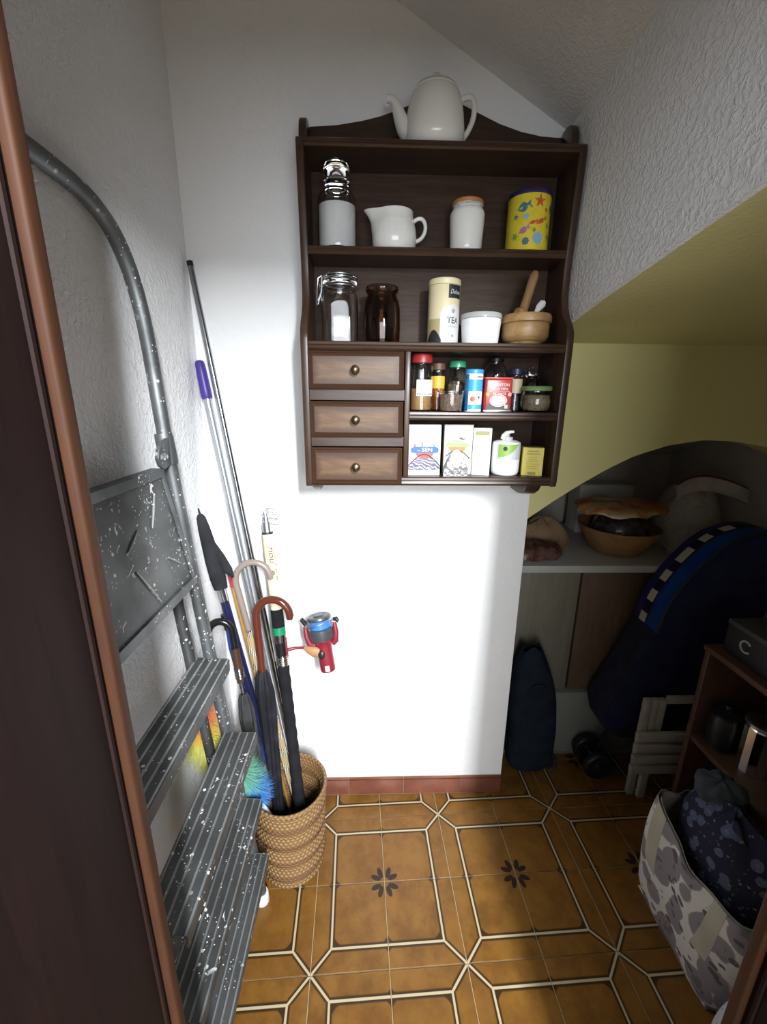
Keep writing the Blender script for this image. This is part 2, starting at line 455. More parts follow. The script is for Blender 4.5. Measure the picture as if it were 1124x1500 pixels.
def shelf(z, y0, x0=IX0, x1=IX1, t=.017):
    prof = [(1.193, z), (y0 + .004, z), (y0 + .001, z - .002), (y0, z - t * .35), (y0 + .003, z - t * .5), (y0 + .0015, z - t * .75), (y0 + .005, z - t), (1.193, z - t)]
    return part('shelf', cw(MB().prism(prof, 'x', x0, x1)), W['cab'], cab, ang=25)
Z1, Z2, Z3, Z4, Z5 = 1.933, 1.732, 1.523, 1.367, 1.207
shelf(Z1, 1.076, t=.015); shelf(Z2, 1.086, t=.017); shelf(Z3, 1.034, t=.020); shelf(Z4, 1.034, .092, t=.020); shelf(Z5, 1.034, t=.022)
crest = [(IX0, 1.934), (IX1, 1.934), (IX1, 1.996), (.438, 1.996), (.40, 1.998), (.351, 2.006), (.30, 2.020), (.25, 2.039), (.21, 2.055), (.18, 2.063), (.152, 2.066),
         (.12, 2.062), (.095, 2.054), (.069, 2.044), (.02, 2.028), (-.024, 2.018), (-.08, 2.009), (IX0, 2.004)]
part('crest', cw(MB().prism(crest, 'y', 1.184, 1.2)), W['cab'], cab, .002)
part('divider', cw(MB().b2((.079, 1.036, Z5 + .0005), (.092, 1.193, Z3 - .0205))), W['cabz'], cab, .0015)
for za, zb in ((1.392, 1.416), (1.283, 1.306)):
    part('drawer_rail', cw(MB().b2((IX0, 1.040, za), (.079, 1.193, zb))), W['cab'], cab)
part('foot', cw(MB().prism([(1.10, 1.1829), (1.115, 1.165), (1.14, 1.153), (1.17, 1.150), (1.2, 1.153), (1.2, 1.1829)], 'x', CX0 + .004, CX0 + .026)), W['cabz'], cab, .003)
part('foot', cw(MB().prism([(1.07, 1.1829), (1.085, 1.163), (1.11, 1.149), (1.14, 1.144), (1.2, 1.146), (1.2, 1.1829)], 'x', CX1 - .062, CX1 - .022)), W['cabz'], cab, .003)
dm = M('antiqued_drawer_wood', (.2, .1, .05), .36, spec=.3)
x, y, z = dm.xyz()
v = dm.scaled((1.4, 12, 12), rot=(0, 0, 0)); a = dm.noise(3, 5, .6, v, 2.2); b = dm.noise(16, 3, .6, v)
rr = dm.rnd()
ed = (x.abs() * -1 + .1115).min(z.abs() * -1 + .0425) + (dm.noise(30, 2) - .5) * .012
base = dm.mix((a * .8 + b * .35).ramp(.38, .78), (.155, .088, .044), (.085, .044, .021))
dm.color(dm.mix(ed.ramp(.008, .036).inv() * .95, base, (.045, .021, .012))); dm.bump(b, .1, .001); dm.p['Coat Weight'].default_value = 0; dm.p['Coat Roughness'].default_value = .15
W['drawer'] = dm.m
for zc_, h in ((1.459, .085), (1.347, .084), (1.235, .090)):
    d = MB()
    hw, hh = .1115, h / 2
    # raised front: bevelled field standing proud of the frame
    ring = [(hw, hh, 0), (hw, hh, -.008), (hw - .004, hh - .004, -.011), (hw - .0055, hh - .0055, -.0095), (hw - .012, hh - .012, -.0135)]
    V = []; F = []
    for (ax, az, y) in ring: V += [(-ax, y, -az), (ax, y, -az), (ax, y, az), (-ax, y, az)]
    for i in range(len(ring) - 1):
        for k in range(4): F.append((i * 4 + k, i * 4 + (k + 1) % 4, i * 4 + 4 + (k + 1) % 4, i * 4 + 4 + k))
    F.append((len(V) - 4, len(V) - 3, len(V) - 2, len(V) - 1)); F.append((0, 3, 2, 1)); d.add(V, F)
    do = part('drawer', d, W['drawer'], cab, loc=Vector((-.0355, 1.040, zc_)) - CB, ang=12, label='brown drawer front with darkened edges')
    kb = MB().lathe([(.0, 0), (.0045, 0), (.004, .006), (.0055, .010), (.0095, .014), (.0105, .018), (.0085, .023), (.004, .0255), (0, .026)], 18)
    kb.xf(Matrix.Rotation(R(90), 4, 'X')).shift((-.002, -.0135, 0))
    part('knob', kb, W['brass'], do, label='round dark brass knob')

# ================================================================== things on the cabinet
W['ceramic'] = plain('cream_glazed_ceramic', (.72, .70, .655), .16)
W['ceramic_w'] = plain('white_glazed_ceramic', (.78, .77, .74), .14)
W['sugar'] = cloth('white_sugar', (.86, .86, .86), (.78, .78, .78), 500, .9)

# teapot
t = thing('teapot', 'tall white ceramic teapot standing on top of the wooden wall cabinet', 'teapot', (.141, 1.136, Z1))
body = [(.050, 0), (.056, .003), (.064, .012), (.0670, .025), (.0665, .042), (.064, .066), (.060, .086), (.055, .102), (.051, .109)]
part('body', MB().lathe(body, 40), W['ceramic'], t)
lid = [(.0505, .1095), (.051, .112), (.046, .119), (.032, .126), (.015, .1305), (.009, .134), (.011, .138), (.012, .142), (.008, .146), (0, .147)]
part('lid', MB().lathe(lid, 32), W['ceramic'], t)
sp_ = smooth([(-.052, 0, .038, .024), (-.066, 0, .046, .020), (-.076, 0, .062, .016), (-.083, 0, .080, .0125), (-.089, 0, .093, .010), (-.097, 0, .1, .0085), (-.107, 0, .101, .0075)], 2)
part('spout', MB().tube([p[:3] for p in sp_], [p[3] for p in sp_], 16), W['ceramic'], t)
part('handle', MB().tube(smooth([(.052, 0, .098), (.062, 0, .106), (.076, 0, .109), (.085, 0, .103), (.088, 0, .088), (.086, 0, .068), (.078, 0, .048), (.068, 0, .034), (.058, 0, .026)], 2), .006, 12, up=(0, 1, 0)), W['ceramic'], t)

def on_shelf(name, label, cat, x, z, y=1.115, rz=0, group=None): return thing(name, label, cat, (x, y, z), rz, group)
def shell(prof, th=.0022):                         # hollow vessel from an outer profile
    inner = [(max(r - th, .0005), z) for r, z in prof][::-1]
    inner = [(r, max(z, prof[0][1] + th * 1.3)) for r, z in inner]
    return [(0, prof[0][1])] + list(prof) + inner + [(0, prof[0][1] + th * 1.3)]

# --- second shelf
t = on_shelf('storage_jar', 'tall glass jar with bubble stopper, half full of white sugar', 'jar', -.081, Z2, 1.139)
pf = [(.040, 0), (.0445, .004), (.0455, .010), (.0455, .098), (.044, .108), (.038, .119), (.030, .126), (.0285, .131), (.030, .135)]
part('glass_body', MB().lathe(shell(pf), 36), W['glass'], t)
part('sugar', MB().lathe([(0, .0042), (.040, .0042), (.0428, .008), (.0428, .092), (.030, .096), (.012, .094), (0, .095)], 32), W['sugar'], t)
part('stopper', MB().lathe([(0, .120), (.0265, .121), (.0265, .134), (.031, .137), (.031, .142), (.022, .146), (.022, .150), (.029, .157), (.031, .166), (.028, .176), (.018, .183), (0, .186)], 32), W['glass'], t)

t = on_shelf('milk_jug', 'small cream ceramic milk jug with spout and loop handle', 'jug', .054, Z2, 1.139)
J = [(.036, 0), (.043, .004), (.048, .014), (.050, .028), (.0485, .045), (.044, .062), (.041, .074), (.0405, .084)]
def jug(u, v):
    k = v * (len(J) - 1); i = min(int(k), len(J) - 2); f = k - i
    r = J[i][0] * (1 - f) + J[i + 1][0] * f; z = J[i][1] * (1 - f) + J[i + 1][1] * f
    a = 2 * math.pi * u
    sp = max(0, math.cos(a - math.pi)) ** 6 * max(0, (v - .45) / .55) ** 1.5
    return ((r + .030 * sp) * math.cos(a), r * math.sin(a) * (1 - .0 * sp), z + .006 * sp)
b = MB().surf(jug, 48, 20)
part('body', b, W['ceramic_w'], t, solid=-.003)
part('base', MB().lathe([(0, .0002), (.0362, .0002), (.040, .004), (0, .005)], 32), W['ceramic_w'], t)
part('handle', MB().tube(smooth([(.043, 0, .066), (.054, 0, .074), (.066, 0, .074), (.073, 0, .064), (.074, 0, .050), (.068, 0, .036), (.058, 0, .028), (.047, 0, .025)], 2), .0045, 12, up=(0, 1, 0)), W['ceramic_w'], t)
dots = MB()
for k in range(9):
    for q in range(3):
        a = R(-150 + k * 15); z = .034 + q * .013; r = .0495 - q * .0022
        dots.ell((r * math.cos(a) * 1, r * math.sin(a), z), (.004, .004, .005), 8, 5)
part('relief', dots, W['ceramic_w'], t)

t = on_shelf('lidded_jar', 'white ceramic jar with an orange cork-coloured lid', 'jar', .226, Z2, 1.139)
part('body', MB().lathe([(.033, 0), (.036, .003), (.0375, .012), (.0405, .070), (.041, .082), (.038, .090), (.0335, .094), (.0335, .101)], 36), W['ceramic_w'], t)
part('seal', MB().lathe([(.0338, .096), (.0365, .097), (.0365, .1005), (.0338, .1005)], 32), W['glass'], t)
part('lid', MB().lathe([(.0355, .1012), (.0362, .1025), (.0362, .108), (.034, .110), (0, .1105)], 32), plain('orange_lid', (.42, .17, .045), .5), t, label='orange lid')

t = on_shelf('biscuit_tin', 'yellow cylindrical tin printed with sea creatures, blue lid', 'tin', .372, Z2, 1.139)
ym = M('yellow_printed_tin', (.72, .58, .05), .3)
ym.color(ym.mix(ym.noise(55, 2).ramp(.55, .62) * .4, (.70, .56, .04), (.62, .45, .02))); W['ytin'] = ym.m
part('can', MB().lathe([(.047, 0), (.049, .001), (.049, .113), (.0485, .1145)], 40), W['ytin'], t)
part('lid', MB().lathe([(.0485, .1146), (.0505, .115), (.0505, .122), (.049, .124), (0, .1245)], 40), plain('navy_lid', (.022, .018, .09), .35), t, label='navy blue lid')
cols = dict(teal=plain('print_teal', (.05, .17, .2), .3), red=plain('print_red', (.5, .09, .03), .3), blue=plain('print_blue', (.22, .42, .62), .3), mauve=plain('print_mauve', (.38, .16, .3), .3), green=plain('print_green', (.12, .3, .05), .3))
def blob(r, a0, z, pts): # closed outline wrapped onto the can
    V = [(r * math.sin(a0), -r * math.cos(a0), z)] + [(r * math.sin(a0 + p[0] / r), -r * math.cos(a0 + p[0] / r), z + p[1]) for p in pts]
    n = len(pts); return MB().add(V, [(0, 1 + k, 1 + (k + 1) % n) for k in range(n)])
def star(ro, ri, n, ph=0): return [((ro if k % 2 == 0 else ri) * math.cos(ph + math.pi * k / n), (ro if k % 2 == 0 else ri) * math.sin(ph + math.pi * k / n)) for k in range(2 * n)]
def fish(L, h, rot): 
    base_ = [(-L, 0), (-L * .5, h * .8), (0, h), (L * .45, h * .35), (L, h * .9), (L * .8, 0), (L, -h * .9), (L * .45, -h * .35), (0, -h), (-L * .5, -h * .8)]
    return [(p[0] * math.cos(rot) - p[1] * math.sin(rot), p[0] * math.sin(rot) + p[1] * math.cos(rot)) for p in base_]
RT = .0494
for nm, cl, a, z, pts in (('starfish', 'red', .18, .098, star(.015, .006, 5, .3)), ('whale', 'teal', -.52, .088, fish(.017, .010, .3)), ('shell', 'blue', -.42, .068, star(.008, .005, 6)),
                          ('crab', 'red', .35, .060, fish(.017, .005, .5)), ('crab', 'red', -.05, .056, fish(.011, .004, .3)), ('fish', 'mauve', -.45, .042, fish(.014, .007, .5)), ('shell', 'blue', .2, .024, star(.014, .011, 8)),
                          ('urchin', 'teal', -.36, .018, star(.009, .007, 8)), ('weed', 'green', .85, .03, star(.012, .004, 6)), ('weed', 'green', -.9, .03, star(.011, .004, 6)), ('weed', 'green', .72, .052, star(.008, .003, 5)),
                          ('fish', 'teal', .95, .09, fish(.013, .007, 1.2)), ('weed', 'green', .0, .040, star(.006, .003, 5)), ('weed', 'red', .55, .082, star(.006, .003, 5)), ('weed', 'teal', -.9, .07, star(.008, .003, 5))):
    part('print_' + nm, blob(RT, a, z, pts), cols[cl], t)

# --- third shelf
t = on_shelf('clip_top_jar', 'empty squarish glass jar with a wire clip lid', 'jar', -.076, Z3, 1.118)
def sq(u, r, k=4): 
    c, s_ = math.cos(u), math.sin(u); d = (abs(c) ** k + abs(s_) ** k) ** (1 / k); return (r * c / d, r * s_ / d)
def sqloft(prof, n=40):
    b = MB(); V = []; F = []
    for r, z, k in prof:
        for i in range(n): x_, y_ = sq(2 * math.pi * (i + .5) / n, r, k); V.append((x_, y_, z))
    for i in range(len(prof) - 1):
        for q in range(n): F.append((i * n + q, i * n + (q + 1) % n, (i + 1) * n + (q + 1) % n, (i + 1) * n + q))
    F.append(tuple(range(n))[::-1]); F.append(tuple(range((len(prof) - 1) * n, len(prof) * n)))
    return b.add(V, F)
ov = [(.039, 0, 5), (.043, .004, 5), (.0435, .010, 5), (.0435, .098, 5), (.0425, .108, 4), (.040, .116, 3), (.0375, .121, 2), (.0375, .132, 2)]
iv = [(r - .003, max(z, .005), k) for r, z, k in ov][::-1]
part('glass_body', sqloft(ov + iv), W['glass'], t)
part('lid', MB().lathe([(0, .134), (.039, .134), (.041, .137), (.041, .143), (.038, .147), (.038, .152), (.030, .158), (0, .161)], 36), W['glass'], t)
wr = MB()
for z in (.127, .145, .150): wr.tube([(.0425 * math.cos(2 * math.pi * k / 32), .0425 * math.sin(2 * math.pi * k / 32), z) for k in range(33)], .0011, 6)
wr.tube([(-.0425, -.008, .150), (-.0425, -.008, .120), (-.052, -.008, .090), (-.056, -.006, .088), (-.055, .004, .125), (-.052, .006, .150), (-.044, .006, .155)], .0012, 6)
wr.tube([(-.0425, .006, .127), (-.050, .0, .136), (-.0455, -.004, .118), (-.053, -.006, .098)], .0012, 6)
part('wire_clip', wr, W['steel'], t)

amber = glass('brown_glass', (.42, .26, .17))
t = on_shelf('brown_glass_jar', 'open brown glass jar beside the clip-top jar', 'jar', .0255, Z3, 1.118)
pf = [(.038, 0), (.0425, .004), (.0445, .012), (.0455, .040), (.0445, .080), (.041, .098), (.036, .108), (.0355, .116), (.039, .120), (.040, .126), (.038, .131)]
part('glass_body', MB().lathe(shell(pf, .003), 36), amber, t)

t = on_shelf('tea_tin', 'slim cream and white cardboard tea canister with black label', 'tin', .176, Z3, 1.118)
part('can', MB().lathe([(.0375, 0), (.038, .001), (.038, .132), (.0375, .133)], 40), plain('cream_card', (.66, .58, .36), .45), t)
part('lid', MB().lathe([(.0382, .1335), (.0388, .134), (.0388, .145), (.037, .147), (0, .1465)], 40), plain('cream_lid', (.68, .60, .38), .4), t)
fl = part('white_label', cyl_patch(.0382, -.35, 1.35, .004, .09, 18, lambda u: .062 + .028 * math.sin(math.pi * min(1, max(0, u * .75 + .12)))), W['paper'], t)
part('grey_band', cyl_patch(.03825, -1.2, -.35, .004, .058, 10), plain('khaki_print', (.40, .33, .17), .5), t)
part('dark_corner', cyl_patch(.0383, -1.3, -.25, .002, .03, 12, lambda u: .012 + .022 * math.sin(math.pi * u)), W['ink'], t)
bl = part('black_label', cyl_patch(.0384, .12, 1.15, .103, .132, 12, None), W['ink'], t)
part('lettering', text_cyl('Deluxe', .014, .0386, .62, .1165, shear=.35, width=.030), W['paper'], bl)
part('lettering', text_cyl('TEA', .0195, .0385, .5, .054, width=.033, bold=.0002), W['ink'], fl)
part('lettering', text_cyl('Darjeeling Tea', .005, .0385, .5, .041, width=.032), plain('grey_ink', (.2, .2, .22), .5), fl)
part('emblem', blob(.0385, .5, .075, star(.006, .004, 8)), plain('grey_print', (.32, .33, .36), .5), fl)
part('emblem', blob(.0385, .5, .020, star(.004, .003, 8)), plain('grey_print2', (.32, .33, .36), .5), fl)

t = on_shelf('white_tub', 'low round white plastic tub with a clear grey lid', 'tub', .2662, Z3, 1.102)
part('tub', MB().lathe([(.041, 0), (.043, .001), (.0472, .05), (.0475, .058)], 40), W['sugar'], t)
part('lid', MB().lathe([(.048, .0585), (.0493, .0595), (.0493, .068), (.0475, .0705), (.044, .069), (0, .069)], 40), plain('grey_clear_lid', (.42, .43, .42), .2), t)

mw = wood('pale_olive_wood', (.42, .26, .11), (.28, .155, .06), 'x', .42)
t = on_shelf('mortar', 'turned pale wooden mortar holding a pestle', 'mortar', .3775, Z3, 1.106)
part('bowl', MB().lathe([(0, 0), (.036, 0), (.040, .004), (.041, .008), (.050, .012), (.0555, .022), (.056, .046), (.0545, .050), (.0595, .052), (.060, .064), (.057, .070), (.050, .070), (.046, .050), (.034, .022), (0, .016)], 40), mw, t)
t2 = tag(part('pestle', MB().tube([(-.008, -.004, .02), (-.004, -.003, .045), (.000, -.001, .064), (.006, .001, .078), (.012, .003, .085), (.020, .006, .112), (.027, .009, .138), (.033, .011, .160), (.037, .012, .170)],
     [.014, .017, .018, .018, .011, .0105, .011, .0115, .007], 18).shift((.374 - .016, 1.106, Z3)), wood('olive_wood_pestle', (.36, .22, .09), (.22, .12, .05), 'z', .4), None), 'wooden pestle leaning out of the mortar', 'pestle')
t2 = tag(part('spoon', MB().tube([(-.004, 0, 0), (0, 0, .03), (.006, 0, .058), (.013, 0, .070), (.021, 0, .078), (.026, 0, .0805)], [.004, .004, .005, .0085, .009, .004], 12, flat=.5).shift((.374 + .022, 1.110, Z3 + .022)), W['ceramic_w'], None), 'small white spoon end sticking out of the mortar', 'spoon')

# --- fourth shelf: spices
Y4 = 1.088
def grains(name, c1, c2, scale):
    m = M(name, c1, .8); v_ = m.voro(scale, out=0); m.color(m.mix(v_.ramp(.15, .5), c1, c2)); m.bump(v_, .5, .002); return m.m
cumin_l = plain('label_white', (.80, .82, .80), .45)
t = on_shelf('spice_jar', 'tall spice jar with red cap, half full of light brown powder', 'jar', .124, Z4, Y4, 0, group='spice jars on the cabinet shelf')
part('glass_body', MB().lathe(shell([(.024, 0), (.027, .003), (.0275, .01), (.0275, .098), (.026, .106), (.0235, .111), (.0235, .113)], .0018), 28), W['glass'], t)
part('powder', MB().lathe([(0, .0035), (.0245, .0035), (.0252, .008), (.0252, .054), (0, .056)], 28), cloth('cumin_powder', (.44, .25, .11), (.36, .2, .085), 300), t)
part('cap', MB().lathe([(.0245, .1135), (.0255, .114), (.0255, .132), (.024, .134), (0, .1345)], 28), plain('dark_red_cap', (.28, .02, .02), .4), t, label='red cap')
l = part('paper_label', cyl_patch(.0277, -.55, 1.2, .036, .074), cumin_l, t)
part('lettering', text_cyl('COMINO', .0075, .0279, .55, .069, width=.020), W['ink'], l)
part('lettering', text_cyl('MOLIDO', .004, .0279, .35, .060, width=.022), plain('ink2', (.2, .2, .2), .5), l)
bar = MB()
for k in range(11): bar.add(cyl_patch(.0279, -.46 + k * .145, -.46 + k * .145 + .085, .0385, .0425, 2).v, cyl_patch(.0279, 0, 1, 0, 1, 2).f)
part('printed_bar', bar, W['ink'], l)

t = on_shelf('spice_jar', 'narrow jar of orange spice behind the red-capped jar', 'jar', .172, Z4, 1.135, group='spice jars on the cabinet shelf')
part('glass_body', MB().lathe(shell([(.017, 0), (.0195, .003), (.0195, .086), (.016, .094), (.016, .100)], .0016), 24), W['glass'], t)
part('powder', MB().lathe([(0, .003), (.0172, .003), (.0172, .060), (0, .062)], 24), cloth('turmeric', (.45, .14, .02), (.36, .1, .015), 300), t)
part('cap', MB().lathe([(.0165, .1), (.0178, .101), (.0178, .116), (0, .117)], 24), plain('brown_cap', (.10, .05, .03), .5), t)
part('paper_label', cyl_patch(.0197, -.9, .9, .055, .085), plain('amber_label', (.62, .36, .04), .45), t)

t = on_shelf('spice_jar', 'spice jar with green cap and dark dried herbs', 'jar', .2215, Z4, 1.136, group='spice jars on the cabinet shelf')
part('glass_body', MB().lathe(shell([(.025, 0), (.0275, .003), (.0280, .05), (.0265, .078), (.0205, .096), (.0185, .103), (.0185, .106)], .0016), 28), W['glass'], t)
part('herbs', MB().lathe([(0, .003), (.0245, .003), (.0253, .05), (.024, .066), (.010, .074), (0, .07)], 24), grains('dark_herbs', (.06, .045, .025), (.15, .12, .07), 160), t)
part('cap', MB().lathe([(.0195, .1065), (.0215, .107), (.0215, .120), (.020, .1225), (0, .123)], 28), plain('green_cap', (.03, .24, .12), .35), t, label='green cap')

t = on_shelf('plastic_pot', 'small clear plastic pot of dark seeds before the green-capped jar', 'pot', .1965, Z4, 1.069)
part('pot', MB().lathe(shell([(.026, 0), (.0275, .001), (.0315, .045), (.0325, .046), (.0325, .049)], .0012), 32), W['glass'], t)
part('seeds', MB().lathe([(0, .002), (.0255, .002), (.0292, .040), (0, .042)], 28), grains('seeds', (.045, .026, .018), (.24, .17, .12), 260), t)

t = on_shelf('sweetener_tin', 'slim blue and white tin beside the red pepper tin', 'tin', .2518, Z4, 1.075)
bs = plain('sky_blue_print', (.05, .33, .68), .35); bw = plain('tin_white', (.82, .84, .86), .35)
part('can', MB().lathe([(.0205, 0), (.0215, .0015), (.0215, .088), (.021, .089)], 28), bw, t)
part('lid', MB().lathe([(.0217, .0892), (.0222, .0898), (.0222, .0975), (.021, .099), (0, .099)], 28), plain('blue_lid', (.04, .28, .62), .35), t, label='blue lid')
part('blue_panel', cyl_patch(.0217, -1.5, 1.5, .048, .076), bs, t)
part('blue_side', cyl_patch(.02165, -1.55, -.78, .002, .088), plain('navy_print', (.02, .12, .32), .35), t)
part('blue_base', cyl_patch(.0217, -.75, 1.2, .006, .017), bs, t)
part('red_fruit', blob(.0218, -.25, .030, star(.0075, .006, 6)), cols['red'], t)
part('dark_spot', blob(.0218, .45, .034, star(.0045, .003, 5)), cols['teal'], t)
part('red_dash', cyl_patch(.0218, .1, .9, .080, .083), plain('dark_red_print', (.35, .04, .06), .4), t)

t = on_shelf('paprika_tin', 'red rectangular tin of smoked paprika with an oval emblem', 'tin', .311, Z4, 1.080)
part('can', MB().b2((-.034, -.020, .003), (.034, .020, .079)), plain('red_print', (.34, .026, .028), .32), t, .006, seg=3)
part('base_rim', MB().b2((-.0345, -.0205, 0), (.0345, .0205, .0045)), W['steel'], t, .001)
part('top_rim', MB().b2((-.0345, -.0205, .0775), (.0345, .0205, .0815)), plain('red_rim', (.5, .08, .07), .3), t, .0015)
fr = part('dark_foot_print', plate(-.028, .028, -.0202, .0055, .019), plain('dark_print', (.04, .03, .03), .4), t)
part('printed_spot', plate(.0165, .0245, -.0204, .008, .017), plain('beige_print', (.5, .42, .28), .4), fr)
for s_, z_, w_, k in (('PIMENTON', .0098, .046, .0635), ('DE LA VERA', .0075, .040, .0545), ('PICANTE', .0085, .032, .0425)):
    part('lettering', text_flat(s_, z_, .002, -.0206, k, width=w_), W['paper'], t)
part('rule', plate(-.026, .026, -.0203, .0487, .0493), W['paper'], t)
e_ = part('oval_emblem', disc(.0005, -.0203, .0265, .0215, .0145), W['paper'], t)
part('oval_ring', disc(.0005, -.0204, .0265, .0198, .0128), plain('red_print2', (.45, .03, .035), .35), e_)
part('oval_field', disc(.0005, -.0205, .0265, .0182, .0112), W['paper'], e_)
part('lettering', text_flat('Santo', .0075, .001, -.0206, .0305, width=.022, shear=.2), cols['red'], e_)
part('lettering', text_flat('Domingo', .0085, 0, -.0206, .0235, width=.030, shear=.2), plain('navy_ink', (.05, .04, .15), .4), e_)
for x_, c_ in ((-.0265, (.75, .32, .03)), (.0275, (.6, .3, .3))):
    part('medal', disc(x_, -.0203, .0415, .0045, .0050), plain('medal_print', c_, .4), t)

t = on_shelf('glass_bottle', 'dark rounded glass bottle behind the paprika tin', 'bottle', .322, Z4, 1.142)
part('glass_body', MB().lathe(shell([(.028, 0), (.031, .003), (.032, .02), (.032, .088), (.030, .100), (.024, .112), (.018, .118), (.018, .122)], .0022), 28), W['glass'], t)
part('contents', MB().lathe([(0, .004), (.028, .004), (.029, .02), (.029, .060), (0, .062)], 24), grains('dark_leaf', (.03, .025, .02), (.08, .07, .05), 150), t)
part('cap', MB().lathe([(.0185, .1222), (.020, .123), (.020, .130), (0, .132)], 24), W['black'], t)

t = on_shelf('spice_jar', 'narrow dark spice jar with a pale label, beside the paprika tin', 'jar', .372, Z4, 1.125, group='spice jars on the cabinet shelf')
part('glass_body', MB().lathe(shell([(.0155, 0), (.0175, .002), (.0175, .078), (.015, .086), (.015, .09)], .0016), 24), W['glass'], t)
part('contents', MB().lathe([(0, .003), (.0155, .003), (.0155, .062), (0, .064)], 20), grains('peppercorn', (.02, .018, .018), (.07, .06, .055), 200), t)
part('cap', MB().lathe([(.0155, .0902), (.017, .091), (.017, .104), (0, .105)], 24), plain('navy_cap', (.02, .025, .07), .4), t)
part('paper_label', cyl_patch(.0177, -1.0, .9, .045, .080), plain('cream_label', (.55, .47, .32), .5), t)

t = on_shelf('squat_jar', 'squat round jar of dried herbs with a pale green lid', 'jar', .413, Z4, 1.082)
part('glass_body', MB().lathe(shell([(.028, 0), (.033, .004), (.0365, .014), (.037, .026), (.035, .040), (.0325, .046), (.0325, .05)], .002), 32), W['glass'], t)
part('herbs', MB().lathe([(0, .004), (.028, .004), (.0335, .015), (.034, .026), (.031, .040), (0, .043)], 28), grains('mixed_herbs', (.10, .085, .045), (.26, .22, .13), 170), t)
part('lid', MB().lathe([(.034, .0505), (.036, .051), (.036, .0595), (.0345, .0615), (0, .0615)], 32), plain('pale_green_lid', (.16, .28, .10), .4), t, label='pale green lid')

t = on_shelf('stoppered_jar', 'dim glass jar with round stopper behind the squat green-lidded jar', 'jar', .425, Z4, 1.154)
part('glass_body', MB().lathe(shell([(.019, 0), (.022, .003), (.0225, .07), (.020, .08), (.017, .084)], .002), 24), W['glass'], t)
part('stopper', MB().lathe([(0, .082), (.0145, .084), (.018, .088), (.018, .092), (.010, .095), (.013, .102), (.011, .109), (0, .112)], 20), W['glass'], t)
part('contents', MB().lathe([(0, .004), (.019, .004), (.0198, .045), (0, .047)], 20), grains('dark_spice', (.03, .02, .015), (.09, .06, .04), 150), t)

# --- bottom shelf: boxes
Y5 = 1.082
t = on_shelf('tea_box', 'white carton with blue banner and a dark mountain-shaped window', 'box', .134, Z5, Y5, R(2))
part('carton', MB().b2((-.0405, -.020, 0), (.0405, .020, .127)), W['paper'], t, .0008)
yv = -.0203
part('top_print', plate(-.040, .040, yv, .108, .1265), plain('grey_wash', (.46, .44, .44), .5), t)
mt = M('blue_grey_window', (.18, .18, .24), .3); x, y, z = mt.xyz()
mt.color(mt.mix(((z * 900 + x * 260 + mt.noise(40, 3) * 26).sin() * .5 + .5).ramp(.3, .9), (.10, .09, .14), (.38, .36, .45)))
win = [(-.040, .014), (.040, .014), (.040, .024), (.030, .036), (.018, .046), (.008, .052), (-.002, .0535), (-.012, .051), (-.022, .044), (-.033, .034), (-.040, .026)]
part('window_print', poly_y(win, yv), mt.m, t)
part('window_edge', MB().tube([(p[0], yv, p[1]) for p in win[2:]], .0011, 5), W['ink'], t)
part('red_disc', poly_y([(.0235 * math.cos(a_), .0585 + .016 * math.sin(a_)) for a_ in [math.pi + math.pi * k / 14 for k in range(15)]], yv - .0001), plain('brick_print', (.42, .09, .06), .5), t)
ban = [(-.036, .0645), (-.034, .0585), (-.028, .057), (.028, .057), (.034, .0585), (.036, .0645), (.034, .0705), (.025, .073), (-.025, .073), (-.034, .0705)]
bn = part('blue_banner', poly_y(ban, yv - .0003), plain('royal_blue_print', (.03, .11, .52), .45), t)
part('lettering', text_flat('SEN', .0135, .006, yv - .0005, .065, width=.026, bold=.0001), W['paper'], bn)
part('lettering', text_flat('los', .007, -.0145, yv - .0005, .0635), plain('pale_blue_ink', (.4, .5, .75), .5), bn)
for k, (x0, x1, zt, c_) in enumerate(((-.028, -.023, .080, (.3, .1, .1)), (-.008, -.004, .084, (.5, .14, .1)), (-.002, .004, .090, (.45, .47, .55)), (.005, .015, .091, (.55, .56, .66)), (.016, .019, .085, (.3, .32, .5)), (.022, .026, .078, (.1, .14, .4)))):
    part('tower_print', plate(x0, x1, yv - .0001, .072, zt), plain('tower%d' % k, c_, .5), t)
part('foot_print', plate(-.009, .009, yv, .0058, .0078), plain('grey_ink3', (.35, .35, .38), .5), t)

t = on_shelf('tea_box', 'beige-white carton with green banner and orange half disc', 'box', .2235, Z5, 1.098, R(-3))
part('carton', MB().b2((-.0365, -.020, 0), (.0365, .020, .127)), plain('grey_white_card', (.40, .37, .33), .5), t, .0008)
part('white_print', plate(-.035, .027, yv, .004, .066), W['paper'], t)
part('orange_disc', poly_y([(-.002 + .0225 * math.cos(a_), .072 + .019 * math.sin(a_)) for a_ in [math.pi + math.pi * k / 14 for k in range(15)]], yv - .0001), plain('orange_print', (.55, .19, .05), .5), t)
part('green_banner', poly_y([(-.032, .0755), (-.027, .0705), (.024, .0705), (.029, .0755), (.022, .082), (-.025, .082)], yv - .0002), plain('sage_print', (.27, .33, .16), .5), t)
part('dark_mark', poly_y([(.0, .092), (.006, .096), (.012, .092), (.020, .093), (.012, .089)], yv - .0002), plain('brown_ink', (.1, .06, .05), .5), t)
part('faint_mark', poly_y([(-.022, .086), (-.010, .0885), (.004, .086), (.018, .087), (.004, .0835)], yv - .0002), plain('rose_print', (.45, .26, .22), .5), t)
part('dark_arch', MB().tube([(-.031, yv, .046), (-.020, yv, .056), (-.006, yv, .0625), (.004, yv, .062), (.016, yv, .055), (.030, yv, .042)], .0014, 5), W['ink'], t)
t2 = thing('foil_sachet', 'crumpled silver foil sachet leaning on the orange and green carton', 'sachet', (.2175, 1.066, Z5))
